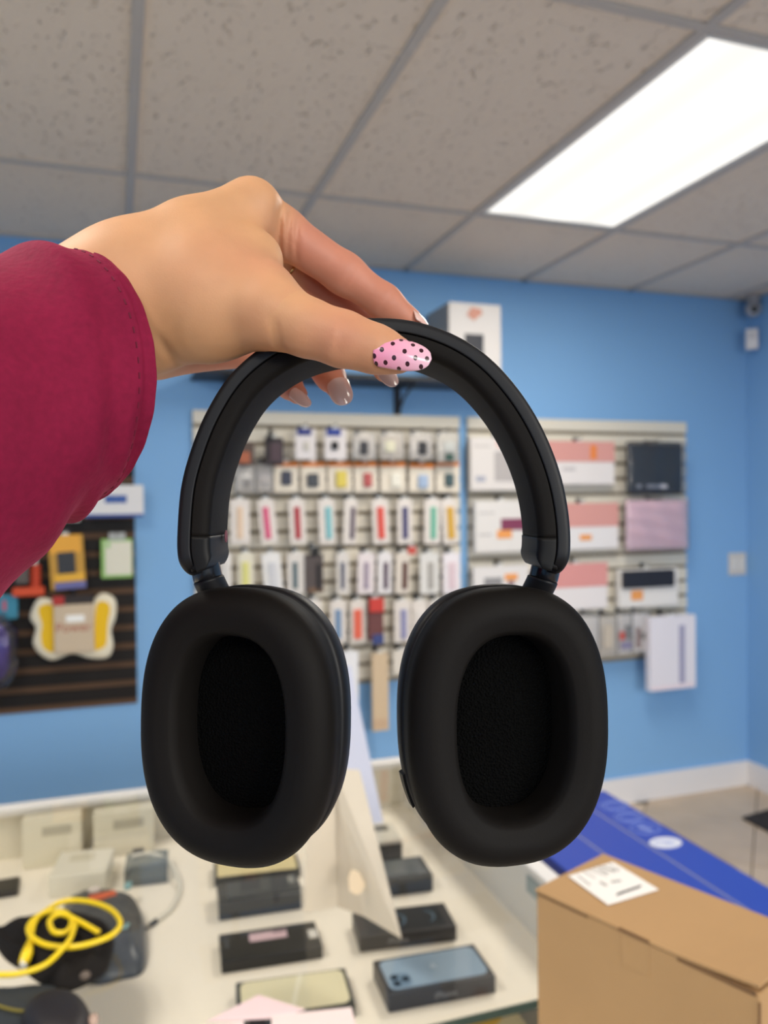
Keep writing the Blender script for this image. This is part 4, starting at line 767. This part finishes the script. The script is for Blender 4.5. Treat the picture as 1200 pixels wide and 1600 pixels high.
def cup(u, v, d, yaw, roll, pitch, a, b, button):
    R = np.array(Matrix.Rotation(yaw, 3, 'Y') @ Matrix.Rotation(pitch, 3, 'X') @ Matrix.Rotation(roll, 3, 'Z')); c = cpx(u, v, d)
    def rings(prof, name, m, parent, cap=False, cap0=False):
        V = []
        for off, z in prof:
            o2 = supere(max(a - off, .0005), max(b - off * 1.02, .0008), p=2.45 + .0 * off); V.append(np.c_[o2, np.full(len(o2), z)])
        n = 96; Fc = loft(len(prof), n)
        if cap: Fc.append(list(range((len(prof) - 1) * n, len(prof) * n)))
        if cap0: Fc.append(list(range(n))[::-1])
        return mesh(name, cw(np.vstack(V) @ R.T + c), Fc, m, parent, True)
    t_ = np.linspace(0, 1, 26)
    prof = [(.0022, .0105), (.0006, .0098)]
    for q in np.linspace(-10, 90, 9): prof.append((.0085 - .0085 * math.cos(math.radians(q)), .0015 - .0085 * math.sin(math.radians(q))))
    prof += [(.0105, -.0068), (.0122, -.0061)]
    for q in np.linspace(60, 0, 6): prof.append((.0122 + .0052 * math.cos(math.radians(q)) - .0026 + .0022, -.0005 - .0064 * math.sin(math.radians(q)) + .0003))
    prof += [(.0176, .004), (.0174, .008), (.0172, .0125)]
    pad = rings(prof, 'ear_cushion', LEATHER, HP)
    # fabric disc, gently domed
    V = []; fr_ = np.linspace(1, 0, 9)
    o2 = supere(a - .0160, b - .0168)
    for f in fr_[:-1]: V.append(np.c_[o2 * f, np.full(96, .0085 + .002 * f ** 2)])
    V.append([[0, 0, .0085]]); Fc = loft(8, 96) + [[7 * 96 + i, 7 * 96 + (i + 1) % 96, 8 * 96] for i in range(96)]
    mesh('speaker_fabric', cw(np.vstack(V) @ R.T + c), Fc, FAB, HP, True)
    rings([(.004, .0118), (.0012, .0122), (.0004, .0130), (.0003, .0170), (.0012, .0225), (.0042, .0265), (.0095, .0305), (.018, .0325), (.030, .033)], 'ear_cup_shell', SHELL, HP, cap=True)
    rings([(.003, .0096), (.0028, .0108), (.003, .0124)], 'seam_gasket', mat('seam_black', (8, 8, 8), .8, .1), HP)
    if button:
        ang0 = math.radians(148); o2 = supere(a - .0008, b - .0008, 360); seg_ = o2[147:164] ; V = []
        for zz, k_ in ((.0140, .99), (.0140, 1.034), (.0195, 1.034), (.0195, .99)): V.append(np.c_[seg_ * k_, np.full(len(seg_), zz)])
        n = len(seg_); Fc = []
        for r_ in range(4):
            for i in range(n - 1): Fc.append([r_ * n + i, r_ * n + i + 1, ((r_ + 1) % 4) * n + i + 1, ((r_ + 1) % 4) * n + i])
        Fc += [[0, n, 2 * n, 3 * n], [n - 1, 4 * n - 1, 3 * n - 1, 2 * n - 1]]
        return mesh('power_button', cw(np.vstack(V) @ R.T + c), Fc, PLAST, HP)
cup(365, 1136, .2875, math.radians(17.5), math.radians(1.0), 0, .0383, .0505, 0)
cup(799, 1135, .2875, math.radians(-13.5), math.radians(-1.0), 0, .0383, .0505, 2)

# ------------------------------------------------------------------ the hand: one continuous skin from a blended distance field
SKIN_A = []
def px4(u, v, d, r): return np.r_[cpx(u, v, d), r * .001]
palm = [[(104, 482, .291, 18.5), (190, 442, .297, 18.5)], [(104, 500, .291, 17.5), (0, 610, .280, 17)], [(120, 520, .290, 17), (215, 506, .297, 16.5)],
        [(190, 442, .297, 18.5), (300, 378, .3015, 15), (392, 327, .310, 11.3)], [(200, 470, .31, 16), (412, 388, .333, 11)], [(205, 490, .315, 15), (396, 436, .343, 10.5)],
        [(210, 505, .315, 15), (375, 475, .35, 10)], [(228, 503, .295, 16.5), (330, 493, .2895, 16), (425, 492, .2805, 11)],
        [(230, 440, .296, 17), (310, 430, .2935, 15.5), (398, 405, .297, 10.5)], [(340, 450, .290, 15), (412, 462, .286, 10.5)], [(250, 535, .318, 13), (372, 545, .345, 8.5)]]
fingers = {
 'index': [(392, 327, .312, 11), (440, 362, .322, 9.4), (538, 428, .331, 8.2), (600, 472, .335, 7.0), (640, 502, .338, 5.6)],
 'middle': [(412, 388, .333, 10.5), (452, 422, .341, 8.6), (517, 470, .349, 7.5), (578, 525, .351, 6.8), (602, 578, .342, 5.4)],
 'ring': [(396, 436, .343, 10), (426, 490, .352, 8), (482, 550, .36, 7), (516, 588, .356, 6.2), (530, 608, .347, 5.2)],
 'pinky': [(375, 475, .35, 9.5), (388, 522, .357, 7.2), (424, 572, .36, 6.2), (452, 603, .351, 5.2), (465, 616, .345, 4.4)],
 'thumb': [(425, 492, .2795, 11), (480, 512, .2765, 9.4), (536, 530, .2745, 8.9), (588, 546, .2745, 7.6), (622, 556, .2745, 6.2)]}
def cap_d(P, a, b):
    ab = b[:3] - a[:3]; t_ = np.clip(((P - a[:3]) @ ab) / (ab @ ab), 0, 1); q = a[:3] + t_[..., None] * ab
    return np.linalg.norm(P - q, axis=-1) - (a[3] + (b[3] - a[3]) * t_)
def smin(a, b, k):
    h = np.clip(.5 + .5 * (b - a) / k, 0, 1); return b + (a - b) * h - k * h * (1 - h)
def chain(P, pts, k):
    q = [px4(*p) for p in pts]; d = None
    for i in range(len(q) - 1):
        di = cap_d(P, q[i], q[i + 1]); d = di if d is None else smin(d, di, k)
    return d
def surface_nets(D, org, h):
    nx, ny, nz = D.shape; ins = D < 0
    cs = [(0, 0, 0), (1, 0, 0), (0, 1, 0), (1, 1, 0), (0, 0, 1), (1, 0, 1), (0, 1, 1), (1, 1, 1)]
    sl = lambda A, o: A[o[0]:nx - 1 + o[0], o[1]:ny - 1 + o[1], o[2]:nz - 1 + o[2]]
    cnt = sum(sl(ins, o).astype(np.int8) for o in cs); act = (cnt > 0) & (cnt < 8); ids = -np.ones(act.shape, np.int64); I_ = np.argwhere(act); ids[act] = np.arange(len(I_))
    acc = np.zeros((len(I_), 3)); num = np.zeros(len(I_)); cv = [D[I_[:, 0] + o[0], I_[:, 1] + o[1], I_[:, 2] + o[2]] for o in cs]
    for a in range(8):
        for b in range(a + 1, 8):
            if sum(abs(cs[a][k] - cs[b][k]) for k in range(3)) != 1: continue
            cr = (cv[a] < 0) != (cv[b] < 0); t_ = np.where(cr, cv[a] / (cv[a] - cv[b] + 1e-20), 0)
            p = np.array(cs[a]) + t_[:, None] * (np.array(cs[b]) - np.array(cs[a])); acc[cr] += p[cr]; num[cr] += 1
    V = (I_ + acc / num[:, None]) * h + org; Fc = []
    for ax in range(3):
        o = [0, 0, 0]; o[ax] = 1; u_, w_ = (ax + 1) % 3, (ax + 2) % 3
        a = ins[:nx - o[0], :ny - o[1], :nz - o[2]]; b = ins[o[0]:, o[1]:, o[2]:]; E_ = np.argwhere(a != b)
        E_ = E_[(E_[:, u_] > 0) & (E_[:, w_] > 0)]; E_ = E_[np.all(E_ < np.array(ids.shape), axis=1)]
        fl = a[tuple(E_.T)]
        def g(du, dw):
            q = E_.copy(); q[:, u_] -= du; q[:, w_] -= dw; return ids[tuple(q.T)]
        quad = np.stack([g(0, 0), g(1, 0), g(1, 1), g(0, 1)], 1); quad[~fl] = quad[~fl][:, ::-1]; Fc.append(quad[np.all(quad >= 0, axis=1)])
    return V, np.vstack(Fc)
h_ = .00095
lo_ = cpx(30, 250, .27) * [1, 1, 0] + [0, 0, .243]; lo_[0] = cpx(-90, 0, .28)[0]; lo_[1] = cpx(0, 262, .312)[1] - .004
hi_ = np.array([cpx(670, 0, .34)[0] + .006, cpx(0, 640, .35)[1] + .004, .378])
ax_ = [np.arange(lo_[k], hi_[k], h_) for k in range(3)]
G = np.stack(np.meshgrid(*ax_, indexing='ij'), -1)
dp = None
for c_ in palm:
    d_ = chain(G, c_, .006); dp = d_ if dp is None else smin(dp, d_, .013)
df = None; dth = chain(G, fingers['thumb'], .005)
for k_ in ('index', 'middle', 'ring', 'pinky'):
    d_ = chain(G, fingers[k_], .004); df = d_ if df is None else np.minimum(df, d_)
D_ = smin(smin(dp, df, .0045), dth, .006)
def groove(pt, axis, w, depth, R):
    global D_
    p = cpx(*pt); a = np.array(axis, float); a /= np.linalg.norm(a); q = G - p; D_ = D_ + depth * np.exp(-((q @ a) / w) ** 2) * np.exp(-(np.sum(q * q, -1) / R ** 2) ** 2)
for du, dpth in ((-7, .0006), (-1, .0009), (5, .0007), (12, .0004)): groove((536 + du, 520, .266), (1, .25, 0), .0007, dpth, .008)
groove((600, 548, .267), (1, .2, 0), .0012, .0003, .010)
for du, dv, w_, dp_ in ((-6, 0, .0013, .0022), (7, 5, .0010, .0014), (19, 12, .0010, .0012)): groove((442 + du, 362 + dv, .312), (1, .10, 0), w_, dp_, .0110)
groove((545, 425, .319), (.9, .6, 0), .0008, .0006, .008); groove((553, 431, .319), (.9, .6, 0), .0008, .0004, .008); groove((604, 470, .327), (.9, .6, 0), .0008, .0004, .007)
for du in (0, 9): groove((428 + du, 528, .271), (1, -.15, 0), .0009, .0006, .008)
groove((512, 470, .342), (.8, .6, 0), .0008, .0006, .007)
groove((268, 560, .286), (.9, -.4, 0), .002, .0012, .010)
V, Fq = surface_nets(D_, np.array([a[0] for a in ax_]), h_)
# skin tone varies over the hand: ruddier fingers and knuckles
dpv = None
for c_ in palm[:9]:
    d_ = chain(V, c_, .006); dpv = d_ if dpv is None else smin(dpv, d_, .01)
rud = np.clip(dpv / .012, 0, 1); dtv = chain(V, fingers['thumb'], .005); rud = np.where(dtv < .0008, rud * .35, rud)
c0 = lambda u, v, d, R: np.exp(-(np.sum((V - cpx(u, v, d)) ** 2, 1) / R ** 2))
rud = np.clip(rud + .3 * c0(536, 520, .266, .009) + .25 * c0(445, 365, .31, .012), 0, 1)
nv = len(V)
def skin_mat():
    m = mat('skin', (226, 182, 148), .5, .35, sss=.12); nt = m.node_tree; b = nt.nodes['Principled BSDF']
    at_ = nt.nodes.new('ShaderNodeAttribute'); at_.attribute_name = 'ruddy'
    tc = nt.nodes.new('ShaderNodeTexCoord'); n = nt.nodes.new('ShaderNodeTexNoise'); n.inputs['Scale'].default_value = 70; n.inputs['Detail'].default_value = 4; nt.links.new(tc.outputs['Object'], n.inputs['Vector'])
    mx = nt.nodes.new('ShaderNodeMix'); mx.data_type = 'RGBA'; mx.inputs[6].default_value = lin((211, 158, 115)); mx.inputs[7].default_value = lin((201, 132, 107)); nt.links.new(at_.outputs['Fac'], mx.inputs[0])
    hs = nt.nodes.new('ShaderNodeHueSaturation'); mr = nt.nodes.new('ShaderNodeMapRange'); mr.inputs['From Min'].default_value = .3; mr.inputs['From Max'].default_value = .7; mr.inputs['To Min'].default_value = .95; mr.inputs['To Max'].default_value = 1.05
    nt.links.new(n.outputs['Fac'], mr.inputs['Value']); nt.links.new(mr.outputs[0], hs.inputs['Value']); nt.links.new(mx.outputs[2], hs.inputs['Color']); nt.links.new(hs.outputs[0], b.inputs['Base Color'])
    v = nt.nodes.new('ShaderNodeTexNoise'); v.inputs['Scale'].default_value = 1500; nt.links.new(tc.outputs['Object'], v.inputs['Vector'])
    bp = nt.nodes.new('ShaderNodeBump'); bp.inputs['Strength'].default_value = .12; bp.inputs['Distance'].default_value = .0004; nt.links.new(v.outputs['Fac'], bp.inputs['Height']); nt.links.new(bp.outputs['Normal'], b.inputs['Normal']); return m
PERSON = mesh('person', cw(V), Fq, skin_mat(), None, True, origin=cw(cpx(190, 470, .30)))
tag(PERSON, "person's hand in a maroon sleeve gripping the headband, polka dot thumbnail", 'person')
at_ = PERSON.data.attributes.new('ruddy', 'FLOAT', 'POINT'); at_.data.foreach_set('value', rud.astype(np.float32))
# light smoothing of the field surface
sm = PERSON.modifiers.new('smooth', 'SMOOTH'); sm.factor = .5; sm.iterations = 4

# nails
def nail_mat():
    m = mat('polka_nail', (236, 150, 176), .2, .5, coat=.25); nt = m.node_tree; b = nt.nodes['Principled BSDF']
    uv = nt.nodes.new('ShaderNodeUVMap'); uv.uv_map = 'nail'
    sp = nt.nodes.new('ShaderNodeSeparateXYZ'); nt.links.new(uv.outputs[0], sp.inputs[0])
    mx = nt.nodes.new('ShaderNodeMix'); mx.data_type = 'RGBA'; mx.inputs[6].default_value = lin((240, 146, 178)); mx.inputs[7].default_value = lin((238, 190, 206)); nt.links.new(sp.outputs[0], mx.inputs[0])
    last = None
    for (pu, pv) in ((.02, .74), (.10, .10), (.05, .93), (.14, .55), (.22, .86), (.30, .33), (.36, .70), (.42, .12), (.46, .96), (.52, .48), (.60, .78), (.64, .22), (.72, .58), (.80, .34), (.84, .76), (.92, .52), (.24, .04), (.18, .26), (.56, .03)):
        cmb = nt.nodes.new('ShaderNodeCombineXYZ'); cmb.inputs[0].default_value = pu * 1.75; cmb.inputs[1].default_value = pv
        sc = nt.nodes.new('ShaderNodeVectorMath'); sc.operation = 'MULTIPLY'; sc.inputs[1].default_value = (1.75, 1, 0); nt.links.new(uv.outputs[0], sc.inputs[0])
        ds = nt.nodes.new('ShaderNodeVectorMath'); ds.operation = 'DISTANCE'; nt.links.new(sc.outputs[0], ds.inputs[0]); nt.links.new(cmb.outputs[0], ds.inputs[1])
        lt = nt.nodes.new('ShaderNodeMath'); lt.operation = 'LESS_THAN'; lt.inputs[1].default_value = .066; nt.links.new(ds.outputs['Value'], lt.inputs[0])
        if last is None: last = lt
        else:
            mxx = nt.nodes.new('ShaderNodeMath'); mxx.operation = 'MAXIMUM'; nt.links.new(last.outputs[0], mxx.inputs[0]); nt.links.new(lt.outputs[0], mxx.inputs[1]); last = mxx
    m2 = nt.nodes.new('ShaderNodeMix'); m2.data_type = 'RGBA'; m2.inputs[7].default_value = lin((58, 22, 34)); nt.links.new(last.outputs[0], m2.inputs[0]); nt.links.new(mx.outputs[2], m2.inputs[6]); nt.links.new(m2.outputs[2], b.inputs['Base Color']); return m
def nail(name, base, tip, normal, W_, m, curve=.9, droop=.0, th=.0006, almond=1.0, flat=.55):
    """curved plate from base to tip (camera-aligned metres); parameter u along, v across"""
    b, t_ = np.array(base), np.array(tip); d = t_ - b; L_ = np.linalg.norm(d); d /= L_; n_ = np.array(normal, float); n_ -= d * (n_ @ d); n_ /= np.linalg.norm(n_); s = np.cross(d, n_)
    nu, nvv = 30, 17; V = []; UV = []
    for layer in (0, 1):
        for i in range(nu):
            u = i / (nu - 1); wid = (1 - .18 * (1 - min(1, u / .12)) ** 2) * (1 if u < flat else math.sqrt(max(0, 1 - ((u - flat) / (1 - flat)) ** (1.7 * almond))) * .97 + .03)
            for j in range(nvv):
                v = j / (nvv - 1) * 2 - 1; a = v * wid * curve; R_ = W_ / 2 / math.sin(curve)
                p = b + d * (u * L_ - .0012 * (v * v) * (1 - u) * -1) + s * (R_ * math.sin(a)) + n_ * (R_ * (math.cos(a) - 1) + .0009 * math.sin(math.pi * u) - droop * u * u - layer * th)
                V.append(p); UV.append((u, .5 + .5 * v * wid))
    Fc = []
    for i in range(nu - 1):
        for j in range(nvv - 1):
            q = i * nvv + j; k = nu * nvv; Fc += [[q, q + nvv, q + nvv + 1, q + 1], [k + q, k + q + 1, k + q + nvv + 1, k + q + nvv]]
    rim = [j for j in range(nvv)] + [i * nvv + nvv - 1 for i in range(1, nu)] + [(nu - 1) * nvv + j for j in range(nvv - 2, -1, -1)] + [i * nvv for i in range(nu - 2, 0, -1)]
    for q in range(len(rim)): a, c2 = rim[q], rim[(q + 1) % len(rim)]; Fc.append([a, c2, c2 + nu * nvv, a + nu * nvv])
    o = mesh(name, cw(V), Fc, m, PERSON, True); uvl = o.data.uv_layers.new(name='nail'); 
    for lp_ in o.data.loops: uvl.data[lp_.index].uv = UV[lp_.vertex_index]
    return o
nl = nail('thumbnail', cpx(584, 541, .2660), cpx(675, 560, .2682), (.05, -.16, -1), .0112, nail_mat(), 1.0, .0008, flat=.35, almond=1.15)
nl['label'] = 'long almond pink thumbnail with black polka dots'
CN = mat('clear_nail_gel', (232, 190, 178), .12, .6, coat=.5)
nail('fingernail', cpx(646, 484, .3335), cpx(671, 511, .3395), (.75, -.7, -.1), .0085, CN, .9, flat=.4)
nail('fingernail', cpx(596, 566, .3390), cpx(618, 603, .3370), (.5, .1, -.9), .0080, CN, .9, flat=.4)
nail('fingernail', cpx(526, 590, .3415), cpx(540, 632, .3400), (.15, -.1, -1), .0100, CN, .9, flat=.5)
nail('fingernail', cpx(458, 606, .3405), cpx(484, 634, .3390), (.4, -.5, -.8), .0070, CN, .9, flat=.4)
a = np.linspace(0, 2 * np.pi, 30, endpoint=False); rc = cpx(452, 422, .341); dd = cpx(517, 470, .349) - cpx(412, 388, .333); dd /= np.linalg.norm(dd); A_ = np.cross(dd, [0, 0, 1.0]); A_ /= np.linalg.norm(A_); B_ = np.cross(dd, A_)
g = tubegeo(rc - dd * .001 + .0092 * (np.cos(a)[:, None] * A_ + np.sin(a)[:, None] * B_), .0011, 8, closed=True); mesh('finger_ring', cw(g[0]), g[1], mat('ring_gold', (196, 150, 96), .25, metal=1), PERSON, True)

# sleeve
def sleeve_mat():
    m = mat('maroon_fleece', (128, 24, 56), .85, .15, sheen=.25, tint=(200, 90, 120)); nt = m.node_tree; b = nt.nodes['Principled BSDF']; tc = nt.nodes.new('ShaderNodeTexCoord')
    n = nt.nodes.new('ShaderNodeTexNoise'); n.inputs['Scale'].default_value = 420; n.inputs['Detail'].default_value = 5; nt.links.new(tc.outputs['Object'], n.inputs['Vector'])
    n2 = nt.nodes.new('ShaderNodeTexNoise'); n2.inputs['Scale'].default_value = 45; n2.inputs['Detail'].default_value = 3; nt.links.new(tc.outputs['Object'], n2.inputs['Vector'])
    ad = nt.nodes.new('ShaderNodeMath'); ad.operation = 'ADD'; nt.links.new(n.outputs['Fac'], ad.inputs[0]); nt.links.new(n2.outputs['Fac'], ad.inputs[1])
    mr = nt.nodes.new('ShaderNodeMapRange'); mr.inputs['From Min'].default_value = .6; mr.inputs['From Max'].default_value = 1.4; mr.inputs['To Min'].default_value = .82; mr.inputs['To Max'].default_value = 1.18; nt.links.new(ad.outputs[0], mr.inputs['Value'])
    hs = nt.nodes.new('ShaderNodeHueSaturation'); hs.inputs['Color'].default_value = lin((128, 24, 56)); nt.links.new(mr.outputs[0], hs.inputs['Value']); nt.links.new(hs.outputs[0], b.inputs['Base Color'])
    bp = nt.nodes.new('ShaderNodeBump'); bp.inputs['Strength'].default_value = .35; bp.inputs['Distance'].default_value = .001; nt.links.new(n.outputs['Fac'], bp.inputs['Height']); nt.links.new(bp.outputs['Normal'], b.inputs['Normal']); return m
SL = sleeve_mat()
st = [(126, 586, .294, 45.5), (94, 592, .290, 47), (52, 610, .285, 49.5), (0, 643, .279, 52.5), (-110, 715, .264, 58), (-330, 840, .236, 64), (-760, 1030, .190, 70)]
ctr = spline([cpx(u, v, d) for u, v, d, r in st], 10); rad = spline([[r * .001] * 3 for *_, r in st], 10)[:, 0]
def sleeve_rings(inset, lo_i, hi_i, wr=1.0):
    V = []; n = 120; a = np.linspace(0, 2 * np.pi, n, endpoint=False)
    for i in range(lo_i, hi_i):
        f = i / 50; ax = np.array([.62, -.12, .775]); ax /= np.linalg.norm(ax)
        em = np.array([.185, .98, 0]); em -= ax * (em @ ax); em /= np.linalg.norm(em); en = np.cross(ax, em)
        w = .0009 * np.sin(3 * a + 9 * f) + wr * min(1, f * 6) * (.0016 * np.sin(5 * a + 26 * f) * np.clip(np.cos(a - .3), 0, 1) + .0010 * np.sin(2 * a - 17 * f + 1))
        w = w + (-.0011 * math.exp(-((f - .12) / .012) ** 2)) + .00015 * np.sin(23 * a) * (f < .13)
        V.append(ctr[i] + (rad[i] - inset + w)[:, None] * (np.cos(a)[:, None] * em + np.sin(a)[:, None] * en))
    return V
Vo = sleeve_rings(0, 0, len(ctr)); Vi = sleeve_rings(.003, 0, 14)[::-1]
lip = [(Vo[0] + Vi[-1]) / 2 + np.array([.62, -.12, .775]) * .0012]
V = np.vstack(Vi + lip + Vo); n = 120; Fc = loft(len(Vi) + 1 + len(Vo), n)
Fc.append(list(range((len(Vi) + len(Vo)) * n, (len(Vi) + 1 + len(Vo)) * n)))      # upper arm end, out of the frame
SLV = mesh('sleeve', cw(V), Fc, SL, PERSON, True); SLV['label'] = 'fuzzy maroon sweatshirt sleeve'; ORIGIN[SLV] = ORIGIN[PERSON]
# line of hem stitches
Vs = sleeve_rings(-.0001, 9, 10)[0]; parts = []
for k in range(0, 120, 2): parts.append(tubegeo([cw(Vs[k]), cw((Vs[k] + Vs[(k + 1) % 120]) / 2 * .4 + Vs[(k + 1) % 120] * .6)], .00032, 4))
V, Fc = join(parts); sn = mesh('hem_stitching', V, Fc, mat('maroon_thread', (112, 22, 50), .8), SLV); sn['kind'] = 'stuff'
bpy.context.view_layer.update()
